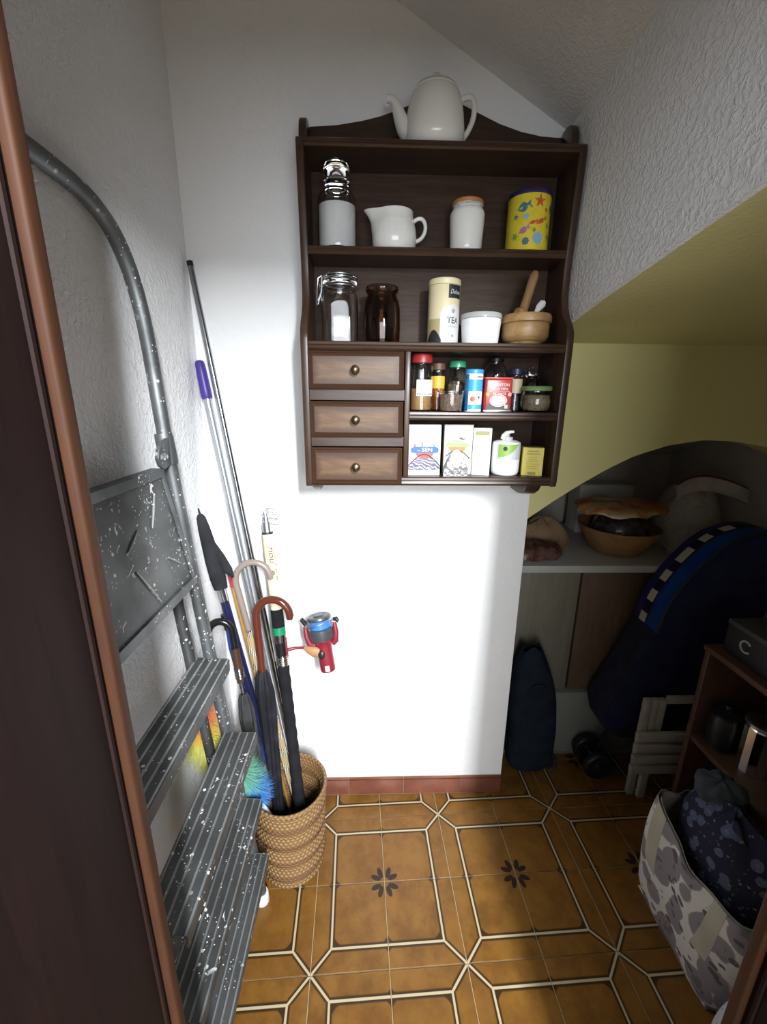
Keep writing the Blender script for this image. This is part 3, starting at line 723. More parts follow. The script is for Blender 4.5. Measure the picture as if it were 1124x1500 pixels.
fm = M('silver_foil', (.72, .72, .73), .28, .85); fm.bump(fm.noise(90, 3, .7), 1.0, .004); W['foil'] = fm.m
def sach(u, v):
    x_ = (u - .5) * .064 * (1 - .35 * v ** 3); r_ = math.sin(math.pi * u) ** .5
    z_ = .0 + .066 * v * (.55 + .45 * r_)
    return (x_, -.007 * math.sin(math.pi * min(1, v * 1.05)) * r_ + .004 * math.sin(u * 23 + v * 17) * .35, z_)
b = MB().surf(sach, 18, 12)
part('front', b, W['foil'], t2)
part('back', MB().surf(lambda u, v: (sach(u, v)[0], .007 * math.sin(math.pi * v) * math.sin(math.pi * u), sach(u, v)[2]), 14, 8), W['foil'], t2)

t = on_shelf('tall_carton', 'narrow tall white carton with an olive strip at its top', 'box', .2845, Z5, Y5, R(-14))
part('carton', MB().b2((-.0225, -.016, 0), (.0225, .016, .119)), W['paper'], t, .0008)
part('olive_strip', plate(-.0175, .0175, -.0163, .102, .112), plain('olive_print', (.24, .26, .08), .5), t)
tx = MB()
for k in range(12):
    w_ = random.uniform(.010, .016); tx.add(plate(-.0165, -.0165 + 2 * w_, -.0163, .022 + k * .006, .0235 + k * .006).v, [(0, 1, 2, 3)])
part('fine_print', tx, plain('blue_grey_ink', (.58, .60, .68), .5), t)

t = on_shelf('lotion_bottle', 'squat white pump bottle with green and white label', 'bottle', .3490, Z5, 1.084)
part('bottle', MB().lathe([(0, 0), (.029, 0), (.033, .003), (.035, .010), (.0355, .020), (.0355, .078), (.034, .084), (.024, .088), (.014, .089)], 36), W['white'], t)
part('collar', MB().lathe([(.0145, .0885), (.0145, .097), (.006, .0985), (.006, .104)], 20), plain('clear_grey', (.45, .46, .47), .2), t)
part('pump_head', MB().tube([(-.012, -.004, .092), (-.010, -.005, .1), (-.004, -.006, .107), (.006, -.007, .110), (.014, -.008, .1105)], [.007, .0072, .006, .004, .003], 12), plain('pump_grey', (.62, .63, .64), .25), t)
lb = part('front_label', cyl_patch(.0357, -1.0, 1.0, .042, .082, 20), plain('label_pale', (.52, .55, .54), .4), t)
part('green_print', MB().surf(lambda u, v: (lambda a_: (.0359 * math.sin(a_), -.0359 * math.cos(a_), (.048 + .031 * u ** 2.2) * (1 - v) + .080 * v))(-.85 + 1.45 * u), 16, 3), plain('leaf_green_print', (.25, .42, .09), .4), lb)
part('round_mark', blob(.0360, -.36, .070, star(.0055, .0053, 10)), W['ink'], lb)
part('label_rule', cyl_patch(.0359, -.9, .8, .0445, .0455), plain('grey_green', (.4, .48, .4), .5), lb)

t = on_shelf('small_carton', 'small yellow carton with dark print and a barcode', 'box', .416, Z5, 1.080, R(-12))
part('carton', MB().b2((-.026, -.022, 0), (.026, .022, .073)), plain('dull_yellow_card', (.42, .33, .06), .5), t, .0008)
part('front_print', plate(-.0245, .0255, -.0223, .0015, .0715), plain('yellow_print', (.68, .55, .09), .5), t)
tx = MB()
for k, z_ in enumerate((.062, .0555, .047, .041, .036, .030, .024, .018)):
    w_ = random.uniform(.010, .017); tx.add(plate(-w_, w_, -.0225, z_, z_ + (.0022 if k < 2 else .0013)).v, [(0, 1, 2, 3)])
part('fine_print', tx, plain('brown_ink2', (.35, .25, .05), .5), t)
bc = MB()
for k in range(9): bc.add(plate(-.0095 + k * .0022, -.0095 + k * .0022 + .0013, -.0225, .003, .0105).v, [(0, 1, 2, 3)])
part('barcode', bc, plain('brown_ink3', (.14, .08, .05), .5), t)

# ================================================================== step ladder against the left wall
def alu(name, col, speck=.5):
    m = M(name, col, .42, .75)
    n = m.noise(9, 3); v1 = m.voro(55); v2 = m.voro(130); mask = m.noise(13, 2).ramp(.45, .62)
    vv = m.noise(38, 2, .6, dist=1.5)
    sp = ((v1 + vv * .22).ramp(.26, .30).inv() * mask).max((v2 + vv * .1).ramp(.20, .25).inv() * m.noise(25, 1).ramp(.5, .6)).max(vv.ramp(.66, .69) * mask)
    dirt = m.mix(n.ramp(.35, .7), col, tuple(c * .55 for c in col))
    m.color(m.mix(sp * speck, dirt, (.82, .82, .80)))
    m.set('Metallic', sp * -.75 + .75)
    m.set('Roughness', n * .3 + .40)
    m.bump(n * .3 + sp * .5, .3, .001)
    return m.m
W['alu'] = alu('paint_spattered_aluminium', (.20, .21, .215), 1)
W['alu_d'] = alu('dull_aluminium', (.145, .15, .15), 1)
W['alu_r'] = alu('worn_ridge_aluminium', (.46, .47, .47), 1)
W['alu_l'] = plain('worn_aluminium', (.62, .63, .64), .35, .9)
LB = Vector((-.32, .66, 0))
lad = thing('step_ladder', 'paint-spattered aluminium step ladder leaning on the left wall', 'ladder', LB)
def lw(b): return b.shift(-LB)
lx = lambda z: max(-.308 - .086 * z, -.4535)
YF, YM = .876, .660
hp = [(.878, .03), (.874, .4), (.872, .9), (.876, 1.25), (.880, 1.33), (.886, 1.40), (.893, 1.48), (.8945, 1.55), (.888, 1.60), (.874, 1.643), (.850, 1.677), (.815, 1.698), (.775, 1.708), (.72, 1.712), (YM, 1.713)]
hp += [(2 * YM - y, z) for y, z in hp[::-1][1:]]
path = [(lx(z), y, z) for y, z in smooth(hp, 2)]
part('hoop_rail', lw(MB().tube(path, .0138, 16)), W['alu'], lad, label='bent tube forming the handrail and both front legs')
for s in (1, -1):
    y = YM + s * (YF - YM)
    part('sleeve', lw(MB().tube([(lx(z), y + .0005 * s, z) for z in (1.262, 1.27, 1.318, 1.325)], [.0165, .0175, .0175, .0165], 16)), W['alu'], lad)
    b = MB(); yc = y - s * .045
    ear = [(y - s * .008, 1.318), (yc + s * .008, 1.312), (yc - s * .008, 1.300), (yc - s * .016, 1.283), (yc - s * .010, 1.266), (yc + s * .006, 1.258), (y - s * .012, 1.264)]
    X = lx(1.29) + .008
    br = part('hinge_plate', lw(b.prism(ear, 'x', X - .004, X + .004)), W['alu'], lad, .0015)
    part('bolt', lw(MB().lathe([(0, 0), (.0075, 0), (.0075, .004), (.004, .006), (.004, .009), (0, .0095)], 6).xf(Matrix.Translation((X + .004, yc, 1.284)) @ Matrix.Rotation(R(90), 4, 'Y'))), W['alu_l'], br)
    part('rear_leg', lw(MB().tube([(lx(z) - (.038 if z < .9 else .034 if z < 1.1 else .012), y - s * .028, z) for z in (.012, .3, .6, .95, 1.22)], .0115, 14)), W['alu_d'], lad)
    part('foot_cap', lw(MB().lathe([(0, 0), (.0175, 0), (.019, .003), (.017, .034), (.015, .037), (0, .037)], 20, (lx(.02), y + s * .002, 0))), W['white'], lad, label='white plastic foot cap')
    part('rear_foot_cap', lw(MB().lathe([(0, 0), (.014, 0), (.014, .02), (.012, .022), (0, .022)], 16, (lx(.02) - .038, y - s * .028, 0))), W['black'], lad)
for zt, xa, xb, tilt in ((.812, -.408, -.329, 3), (.603, -.362, -.281, 3), (.396, -.358, -.281, 5), (.206, -.350, -.276, 5)):
    wd = xb - xa; n = 4
    prof = [(0, 0), (0, -.022), (.003, -.022), (.003, -.004), (wd - .003, -.004), (wd - .003, -.030), (wd, -.030), (wd, 0)]
    ca, sa = math.cos(R(-tilt)), math.sin(R(-tilt))
    rp = lambda p: (xa + p[0] * ca - p[1] * sa, zt + p[0] * sa + p[1] * ca)
    y0, y1 = 2 * YM - .862, .862
    tr = part('tread', lw(MB().prism([rp(p) for p in prof], 'y', y0, y1)), W['alu_d'], lad)
    for k in range(5):
        c = .004 + k * (wd - .008) / 4; h = .0028; ww = .0021
        part('ridge', lw(MB().prism([rp((c - ww, 0)), rp((c - ww * .4, h)), rp((c + ww * .4, h)), rp((c + ww, 0))], 'y', y0, y1)), W['alu_r'], tr)
    for s in (1, -1):
        ye = YM + s * (.862 - YM)
        eb = MB().prism([rp((.004, .0005)), rp((wd - .004, .0005)), rp((wd * .75, -.05)), rp((wd * .4, -.055))], 'y', ye, ye + s * .003)
        part('end_bracket', lw(eb), W['alu'], tr, .001)
# folded platform with embossed ribs
pz0, pz1, py0, py1 = 1.018, 1.256, 2 * YM - .836, .836
px = lambda z: -.380 - .17 * (z - 1.02) + .004
def pq(y, z, d): return (px(z) + d, y, z)
def slab(y0, y1, z0, z1, d0, d1):
    return MB().add([pq(y0, z0, d0), pq(y1, z0, d0), pq(y1, z1, d0), pq(y0, z1, d0), pq(y0, z0, d1), pq(y1, z0, d1), pq(y1, z1, d1), pq(y0, z1, d1)],
                    [(0, 1, 2, 3), (4, 7, 6, 5), (0, 4, 5, 1), (1, 5, 6, 2), (2, 6, 7, 3), (3, 7, 4, 0)])
pl = part('platform', lw(slab(py0, py1, pz0, pz1, -.012, 0)), W['alu_d'], lad, .002, label='square folded-up top platform')
rim = MB()
for a in (slab(py0 - .002, py1 + .002, pz1 - .012, pz1 + .004, -.02, .004), slab(py0 - .002, py1 + .002, pz0 - .004, pz0 + .012, -.02, .004), slab(py0 - .003, py0 + .007, pz0, pz1, -.02, .003), slab(py1 - .007, py1 + .003, pz0, pz1, -.02, .003)):
    rim.add(a.v, a.f)
part('rim', lw(rim), W['alu'], pl)
for ya, za, yb, zb in ((.785, 1.22, .745, 1.165), (.70, 1.175, .655, 1.15), (.80, 1.075, .765, 1.10), (.66, 1.115, .70, 1.04), (.60, 1.22, .56, 1.17), (.53, 1.06, .58, 1.10)):
    part('rib', lw(MB().tube([pq(ya, za, .0005), pq((ya + yb) / 2, (za + zb) / 2, .001), pq(yb, zb, .0005)], [.0018, .0026, .0018], 8)), W['alu_r'], pl)

# ================================================================== basket
BC = Vector((-.243, 1.0, 0))
bk = thing('umbrella_basket', 'tall round woven cane basket with darker ribs, holding umbrellas', 'basket', BC)
bm_ = M('woven_cane', (.32, .18, .07), .6); x, y, z = bm_.xyz()
nt = bm_.nt; at = nt.nodes.new('ShaderNodeMath'); at.operation = 'ARCTAN2'; nt.links.new(y.v, at.inputs[0]); nt.links.new(x.v, at.inputs[1])
ang = S(nt, at.outputs[0])
row = (z / .0085).floor(); wv = ((ang * 46 + row * 3.14159).sin() * .5 + .5) * (((z / .0085).frac() - .5).abs() * -2 + 1)
n = bm_.noise(30, 3)
c = bm_.mix(wv * .75 + n * .25, (.17, .085, .032), (.43, .265, .105))
band = (((z - .045) / .062).frac() - .5).abs() * 2
c = bm_.mix(band.ramp(.72, .9) * z.lt(.262) * .75, c, (.12, .045, .022))
bm_.color(c); bm_.bump(wv, .8, .004); W['cane'] = bm_.m
pf = []
H_ = .285
for k in range(97):
    z_ = H_ * k / 96
    r_ = .094 + .011 * k / 96 + .0016 * math.sin(2 * math.pi * z_ / .0085) + .0035 * math.cos(2 * math.pi * (z_ - .045) / .062)
    pf.append((r_, z_))
inn = [(r_ - .007, max(z_, .008)) for r_, z_ in pf][::-1]
part('woven_wall', MB().lathe([(0, 0)] + pf + inn + [(0, .008)], 64), W['cane'], bk, ang=80)
rb = MB().tube([((.106) * math.cos(2 * math.pi * k / 64), .106 * math.sin(2 * math.pi * k / 64), H_ + .001) for k in range(65)], .0058, 10)
part('rim', rb, W['cane'], bk)

# ================================================================== things standing in the basket
def V3(*a): return Vector(a)
def ax_pt(A, B, z): # point on the line A-B at height z
    A, B = Vector(A), Vector(B); return A.lerp(B, (z - A.z) / (B.z - A.z))
def seg(A, B, z0, z1, r0, r1=None, n=16, m=2):
    r1 = r0 if r1 is None else r1
    P = [ax_pt(A, B, z0 + (z1 - z0) * k / (m - 1)) for k in range(m)]
    return MB().tube(P, [r0 + (r1 - r0) * k / (m - 1) for k in range(m)], n)
def root(name, label, cat, P): return thing(name, label, cat, P)
def rel(b, P): return b.shift(-Vector(P))

# chrome pole
A, B = V3(-.457, 1.200, 1.72), V3(-.197, 1.050, .012)
t = root('metal_pole', 'long thin chrome pole reaching up into the corner', 'pole', B)
pc = plain('dark_chrome', (.36, .37, .39), .2, 1)
part('upper_tube', rel(seg(A, B, 1.72, .95, .0075), B), pc, t); part('lower_tube', rel(seg(A, B, .95, .012, .0092), B), pc, t)
part('end_cap', rel(seg(A, B, 1.724, 1.712, .0078), B), W['black'], t)
# broom handle with purple grip
A, B = V3(-.4535, 1.186, 1.487), V3(-.222, 1.055, .012)
t = root('broom_handle', 'white metal broom handle with a purple plastic grip', 'pole', B)
part('tube', rel(seg(A, B, 1.40, .012, .0105), B), plain('silvery_tube', (.52, .54, .57), .25, .8), t)
part('grip', rel(MB().tube([ax_pt(A, B, z_) for z_ in (1.488, 1.485, 1.478, 1.455, 1.42, 1.395, 1.39)], [.006, .0105, .0125, .0135, .014, .0142, .012], 18), B), plain('purple_plastic', (.055, .03, .24), .4), t, label='purple grip')

# umbrellas
def umbrella(name, label, Hb, B, z_can, rc, side, grip_len, can_mat, handle_mat, r_can=.023, hr=.0085, collar=None, extra=None):
    Hb, B = Vector(Hb), Vector(B)
    ax = (Hb - B).normalized(); sd = (Vector(side) - ax * Vector(side).dot(ax)).normalized()
    t = root(name, label, 'umbrella', B); t['group'] = 'crook-handled umbrellas in the basket'
    top = Hb + ax * grip_len
    P = [Hb + ax * (grip_len * k / 4) for k in range(5)]
    for k in range(1, 17):
        a = math.pi * 1.08 * k / 16
        P.append(top + sd * (rc - rc * math.cos(a)) + ax * (rc * math.sin(a)))
    part('crook_handle', rel(MB().tube(P, [hr * .92] * 2 + [hr] * (len(P) - 4) + [hr, hr * .8], 16), B), handle_mat, t)
    A = Hb; L = (Hb - B).length
    can_top = ax_pt(A, B, z_can)
    ny = ax.cross(sd)
    def can(u, v):
        p = can_top.lerp(B + ax * .03, v); k = min(1, v * 9) ** .6
        r = r_can * (.45 + .55 * k) * (1 - .62 * v ** 1.2)
        a = 2 * math.pi * u
        r *= 1 + .20 * math.sin(6 * a + v * 5) * (1 - .5 * v) + .05 * math.sin(13 * a + v * 31)
        return p + sd * (r * math.cos(a)) + ny * (r * math.sin(a))
    part('folded_canopy', rel(MB().surf(can, 48, 40), B), can_mat, t, ang=80)
    part('shaft', rel(MB().tube([B, can_top.lerp(Hb, 1.0)], .0045, 10), B), W['steel'], t)
    part('ferrule', rel(MB().tube([B, B + ax * .035], [.003, .0055], 10), B), W['black'], t)
    if collar: part('collar', rel(seg(Hb + ax * .002, B, Hb.z + .004, Hb.z - collar[0], collar[1]), B), collar[2], t)
    if extra: extra(t, Hb, B, ax)
    return t
blackfab = cloth('black_nylon', (.014, .014, .018), (.024, .024, .03), 500, .55)
umbrella('umbrella', 'black umbrella with a glossy reddish-brown wooden crook handle', (-.305, 1.030, .652), (-.262, .972, .012), .655, .047, (1, -.05, 0), .165, blackfab, plain('reddish_wood_lacquer', (.105, .024, .014), .16), .024, .0105)
pm = M('beige_check_cloth', (.5, .4, .24), .85, spec=.15); x, y, z = pm.xyz()
s1 = (z / .055).frac(); wide = s1.lt(.12).max((s1 - .22).abs().lt(.06)).max((s1 - .42).abs().lt(.06))
s2 = ((x + y) / .018).frac(); chk = s2.lt(.35)
c = pm.mix(chk * .35, (.40, .31, .17), (.28, .2, .11)); c = pm.mix(wide * .85, c, pm.mix((x * 190 + y * 60).frac().lt(.5), (.02, .02, .022), (.66, .62, .52)))
pm.color(c)
umbrella('umbrella', 'beige checked umbrella with a taupe plastic crook handle', (-.354, 1.095, .745), (-.198, 1.020, .012), .74, .049, (1, .1, 0), .145, pm.m, plain('taupe_plastic', (.27, .22, .185), .25), .0155, .009)
def collars(t, Hb, B, ax):
    part('brown_sleeve', rel(seg(Hb, B, Hb.z, Hb.z - .10, .0108), B), plain('brown_lacquer', (.07, .035, .02), .25), t)
    part('chrome_collar', rel(MB().tube([ax_pt(Hb, B, Hb.z - .058 - .0035 * k) for k in range(9)], [.0118 if k % 2 else .0132 for k in range(9)], 18), B), W['chrome'], t)
umbrella('umbrella', 'dark grey umbrella with black crook handle and chrome collar', (-.372, 1.02, .735), (-.285, .945, .012), .60, .030, (-1, -.15, 0), .052, cloth('charcoal_nylon', (.055, .055, .055), (.03, .03, .032), 400, .6), plain('black_lacquer', (.010, .010, .011), .2), .020, .010, None, collars)

# rod in a black hood
A, B = V3(-.452, 1.075, 1.115), V3(-.250, 1.030, .012)
t = root('hooded_rod', 'dark blue rod with a black cloth hood over its tip', 'rod', B)
part('shaft', rel(seg(A, B, .95, .012, .0115), B), plain('navy_lacquer', (.012, .014, .06), .25), t)
part('ferrule', rel(seg(A, B, .895, .855, .0128), B), W['chrome'], t)
hood = [ax_pt(A, B, z_) for z_ in (1.115, 1.10, 1.098, 1.09, 1.06, 1.02, .97, .92, .89)]
part('hood', rel(MB().tube(hood, [.002, .003, .007, .0115, .0155, .018, .021, .0215, .0185], 18, flat=.75), B), cloth('black_felt', (.02, .02, .023), (.03, .03, .034), 300), t, label='black cloth hood')
part('flap', rel(MB().tube([ax_pt(A, B, z_) + V3(.014 + .010 * k, -.004, 0) for k, z_ in enumerate((1.03, .985, .945, .925))], [.004, .012, .014, .003], 10, flat=.4), B), cloth('black_felt2', (.02, .02, .023), (.03, .03, .034), 300), t)
# red and yellow stick
A, B = V3(-.412, 1.125, .945), V3(-.235, 1.035, .012)
t = root('painted_stick', 'thin stick with red tip and yellow lettered body', 'stick', B)
part('red_tip', rel(seg(A, B, .945, .868, .0052), B), plain('red_paint', (.38, .02, .03), .35), t)
part('yellow_body', rel(seg(A, B, .868, .012, .0048), B), plain('ochre_paint', (.33, .18, .04), .4), t)
tk = MB()
for k in range(12): tk.add(seg(A, B, .855 - k * .012, .849 - k * .012 - .003 * (k % 2), .0050, n=10).v, seg(A, B, .8, .7, .006, n=10).f)
part('dark_print', tk, plain('brown_print', (.18, .07, .02), .5), t)
# blue compact umbrella low behind the crook
A, B = V3(-.410, 1.085, .765), V3(-.262, 1.035, .012)
t = root('compact_umbrella', 'bright blue rolled cloth umbrella half hidden behind the black crook', 'umbrella', B)
part('rolled_cloth', rel(MB().tube([ax_pt(A, B, .76 - .06 * k) for k in range(10)], [.008, .014, .0145, .0145, .014, .012, .010, .007, .006, .005], 14), B), cloth('cobalt_cloth', (.02, .06, .34), (.012, .03, .2), 200), t)
part('grip', rel(seg(A, B, .80, .755, .011), B), W['black'], t)
part('shaft', rel(seg(A, B, .3, .012, .005), B), W['steel'], t)
# fishing rod with reel
A, B = V3(-.304, 1.172, 1.065), V3(-.194, .958, .012)
t = root('fishing_rod', 'telescopic fishing rod with cream lettered blank and red spinning reel', 'fishing rod', B)
axr = (A - B).normalized()
part('blank', rel(seg(A, B, 1.018, .795, .0152, .0165), B), plain('cream_blank', (.78, .70, .46), .3), t)
part('black_ring', rel(seg(A, B, 1.021, 1.015, .0158), B), W['ink'], t)
part('tip_sections', rel(MB().tube([ax_pt(A, B, z_) for z_ in (1.020, 1.05, 1.052, 1.065, 1.067, 1.078)], [.0128, .0122, .0092, .0088, .0060, .005], 14), B), W['steel'], t)
gd = [((.016, -.004, .030), .0085, (.3, -.5, .8)), ((.026, -.006, .012), .0125, (.1, -.25, 1)), ((.030, -.008, -.004), .0135, (.05, -.3, 1)), ((-.010, -.004, .022), .006, (.9, -.4, .2)), ((.006, -.002, .040), .005, (.8, -.5, .2))]
for o_, r_, n_ in gd:
    c_ = ax_pt(A, B, 1.055) + Vector(o_); q = Vector(n_).normalized(); a1 = q.orthogonal().normalized(); a2 = q.cross(a1)
    b = MB().tube([c_ + a1 * (r_ * math.cos(2 * math.pi * k / 20)) + a2 * (r_ * math.sin(2 * math.pi * k / 20)) for k in range(21)], .0011, 6)
    b.tube([c_ - (c_ - ax_pt(A, B, c_.z - .012)).normalized() * r_, ax_pt(A, B, min(c_.z - .012, 1.06))], .001, 6)
    part('line_guide', rel(b, B), W['steel'], t)
part('upper_grip', rel(seg(A, B, .80, .748, .0176, .0182), B), cloth('black_foam', (.014, .014, .015), None, 600), t)
part('green_ring', rel(seg(A, B, .748, .726, .0185), B), plain('green_ring', (.01, .22, .10), .35), t, label='green ring')
part('reel_seat', rel(seg(A, B, .726, .655, .0165), B), plain('black_gloss', (.012, .012, .014), .2), t)
part('hood_ring', rel(seg(A, B, .726, .704, .0180), B), W['chrome'], t)
part('lock_ring', rel(MB().tube([ax_pt(A, B, .664 - .0032 * k) for k in range(10)], [.0178 if k % 2 else .0192 for k in range(10)], 18), B), W['chrome'], t)
part('lower_grip', rel(MB().tube([ax_pt(A, B, .636 - .01 * k) for k in range(63)], [.0168 + .0010 * math.sin(k * 1.6) for k in range(63)], 14), B), cloth('black_wrap', (.016, .016, .019), None, 400), t)
ftxt = MB()
tm = text_mb('nouVell', .024, shear=.25, width=.098, bold=.0004)
c0 = ax_pt(A, B, .935); nrm = (Vector((0, 0, CAMZ)) - c0); nrm = (nrm - axr * nrm.dot(axr)).normalized(); rgt = nrm.cross(axr) * -1
if rgt.x < 0: rgt = -rgt
tm.v = [tuple(c0 - axr * p[0] + (nrm * math.cos(p[1] / .016 + .25) + rgt * math.sin(p[1] / .016 + .25)) * (.01615 + .0055 * p[0])) for p in tm.v]
part('lettering', rel(tm, B), plain('brown_lettering', (.14, .10, .05), .5), t)
for o_ in (-.0075, .0145):
    part('rule', rel(MB().tube([c0 + axr * q + (nrm * math.cos(o_ / .016) + rgt * math.sin(o_ / .016)) * (.0158 - q * .006) for q in (.055, 0, -.055)], .0005, 5), B), plain('brown_rule', (.2, .15, .08), .5), t)
# reel
RC = V3(-.152, 1.128, .738); red = plain('red_lacquer_metal', (.22, .018, .030), .35); grey = plain('dark_grey_metal', (.10, .105, .115), .35, .5)
Mx = Matrix.Translation(RC) @ Matrix.Rotation(R(-10), 4, 'Y') @ Matrix.Rotation(R(-12), 4, 'X') @ Matrix.Diagonal((1.1, 1.1, 1.4, 1))
def rx(b): return rel(b.xf(Mx), B)
reel = part('reel', rx(MB().lathe([(0, -.100), (.018, -.100), (.0205, -.096), (.0205, -.065), (.0215, -.045), (.024, -.036), (.030, -.031), (.030, -.028), (0, -.028)], 24, sy=.85)), red, t, label='red spinning reel body')
part('rotor', rx(MB().lathe([(0, -.0275), (.033, -.0275), (.0355, -.022), (.0355, -.006), (.033, -.004), (0, -.004)], 32)), grey, reel)
part('line_spool', rx(MB().lathe([(0, -.0035), (.0285, -.0035), (.0285, .014), (0, .014)], 32)), plain('blue_fishing_line', (.05, .2, .62), .3), reel, label='blue line on the spool')
part('spool_lip', rx(MB().lathe([(0, .0142), (.031, .0142), (.033, .017), (.032, .021), (.027, .023), (.015, .021), (.012, .024), (0, .025)], 32)), grey, reel)
for s in (-1, 1):
    part('rotor_arm', rx(MB().tube([(s * .026, -.004, -.040), (s * .036, -.006, -.034), (s * .0405, -.006, -.018), (s * .0405, -.004, .004)], [.007, .008, .0075, .0055], 10)), red, reel)
part('bail_knob', rx(MB().tube([(-.036, -.012, .010), (-.044, -.016, .024)], [.006, .0055], 12)), W['black'], reel)
part('line_roller', rx(MB().tube([(.040, -.01, .012), (.049, -.013, .012), (.053, -.014, .006)], [.004, .0055, .004], 10)), W['black'], reel)
part('bail_wire', rx(MB().tube([(.041 * math.cos(a_), -.041 * math.sin(a_), .010 + .004 * math.sin(a_ * 2)) for a_ in [R(15 + 10 * k) for k in range(16)]], .0011, 6)), W['steel'], reel)
part('side_knob', rx(MB().lathe([(0, 0), (.0085, 0), (.0085, .006), (.006, .008), (0, .008)], 16).xf(Matrix.Translation((-.006, -.0175, -.058)) @ Matrix.Rotation(R(90), 4, 'X'))), W['black'], reel)
part('tan_lever', rx(MB().tube([(-.012, -.012, -.054), (-.030, -.013, -.050), (-.044, -.012, -.043), (-.052, -.010, -.040)], [.011, .011, .007, .003], 10, flat=.6)), plain('tan_plastic', (.40, .21, .10), .4), reel)
part('badge', rx(MB().b2((-.004, -.0182, -.096), (.008, -.0168, -.084))), W['paper'], reel)
fp = ax_pt(A, B, .69)
part('reel_foot', rel(MB().tube([Mx @ V3(-.014, 0, -.048), Mx @ V3(-.045, .004, -.044), fp + V3(.040, .002, -.008), fp + V3(.020, 0, -.012)], [.0055, .0042, .0042, .0055], 10), B), red, reel)
part('foot_plate', rel(seg(A + V3(.015, -.003, 0), B + V3(.015, -.003, 0), .718, .662, .0045), B), red, reel)

# rainbow duster drooping behind the ladder
dp = smooth([(-.250, .975, .10), (-.292, .945, .235), (-.318, .935, .315), (-.344, .925, .395), (-.372, .915, .450), (-.410, .905, .490), (-.432, .898, .545), (-.434, .890, .60), (-.438, .880, .675)], 2)
DB = Vector(dp[0])
t = root('feather_duster', 'rainbow static duster with white handle drooping over the basket rim', 'duster', DB)
part('handle', rel(MB().tube([p for p in dp if p[2] < .33], .0062, 12), DB), W['white'], t, label='white plastic handle')
fp_ = [Vector(p) for p in dp if p[2] >= .29]
Ls = [0]
for a_, b_ in zip(fp_, fp_[1:]): Ls.append(Ls[-1] + (b_ - a_).length)
def along(s_):
    for i in range(len(Ls) - 1):
        if s_ <= Ls[i + 1]: return fp_[i].lerp(fp_[i + 1], (s_ - Ls[i]) / max(Ls[i + 1] - Ls[i], 1e-6)), (fp_[i + 1] - fp_[i]).normalized()
    return fp_[-1], (fp_[-1] - fp_[-2]).normalized()
stops = [(.0, (.06, .26, .68)), (.13, (.12, .42, .66)), (.19, (.20, .52, .38)), (.34, (.30, .56, .30)), (.50, (.60, .60, .14)), (.74, (.70, .44, .06)), (.84, (.68, .20, .08)), (1.0, (.55, .08, .07))]
bands = {}
for k in range(7600):
    s_ = random.random(); p, d = along(s_ * Ls[-1])
    o_ = d.orthogonal().normalized(); a_ = random.uniform(0, 2 * math.pi)
    rd = (o_ * math.cos(a_) + d.cross(o_) * math.sin(a_) + d * random.uniform(-.25, .35)).normalized()
    L_ = random.uniform(.040, .066) * (1 if s_ > .06 else .8)
    e = p + rd * L_ + Vector((0, 0, -.006 * random.random()))
    if e.x < XL + .004: e.x = XL + .004 + .004 * random.random()
    w_ = rd.cross(d).normalized() * .00085; w2 = d * .00085
    i = max(q for q in range(len(stops)) if stops[q][0] <= s_ + random.uniform(-.04, .04) or q == 0)
    m_ = p + rd * (L_ * .55)
    m_.x = max(m_.x, XL + .004); p = Vector((max(p.x, XL + .004), p.y, p.z))
    bands.setdefault(i, MB()).add([p + w_, p - w_, m_ - w_ * .9 + w2, m_ + w_ * .9 + w2, e], [(0, 1, 2, 3), (3, 2, 4)])
for i, b in bands.items():
    o = part('fluff', rel(b, DB), M('fluff_%d' % i, stops[i][1], .8, spec=.2, Sheen_Weight=.3).m, t, ang=180); o['kind'] = 'stuff'

# ================================================================== under the stairs, far to near
# low cupboard with a white board on it
t = thing('low_cupboard', 'low cupboard with grey and brown doors under the arch', 'cupboard', (.95, 1.62, 0))
def rl(b, o=(.95, 1.62, 0)): return b.shift((-o[0], -o[1], -o[2]))
part('carcass', rl(MB().b2((.482, 1.42, .285), (1.40, 1.86, .795))), W['cabz'], t)
part('plinth', rl(MB().b2((.482, 1.385, 0), (1.40, 1.86, .284))), W['screed'], t, .004, label='pale plastered plinth')
d1 = wood('grey_beige_board', (.20, .185, .14), (.155, .14, .105), 'z', .55); d2 = wood('brown_board', (.13, .085, .05), (.09, .055, .035), 'z', .5)
part('door', rl(MB().b2((.486, 1.402, .287), (.768, 1.419, .79))), d1, t, .002, label='grey beige door')
part('door', rl(MB().b2((.776, 1.402, .287), (1.09, 1.419, .79))), d2, t, .002, label='brown door')
part('door', rl(MB().b2((1.096, 1.402, .287), (1.396, 1.419, .79))), d2, t, .002)
tag(part('worktop', MB().b2((.480, 1.372, .799), (1.405, 1.90, .826)), plain('white_melamine', (.44, .44, .42), .4), None, .002), 'white board lying along the top of the low cupboard', 'worktop')
BT = .8265
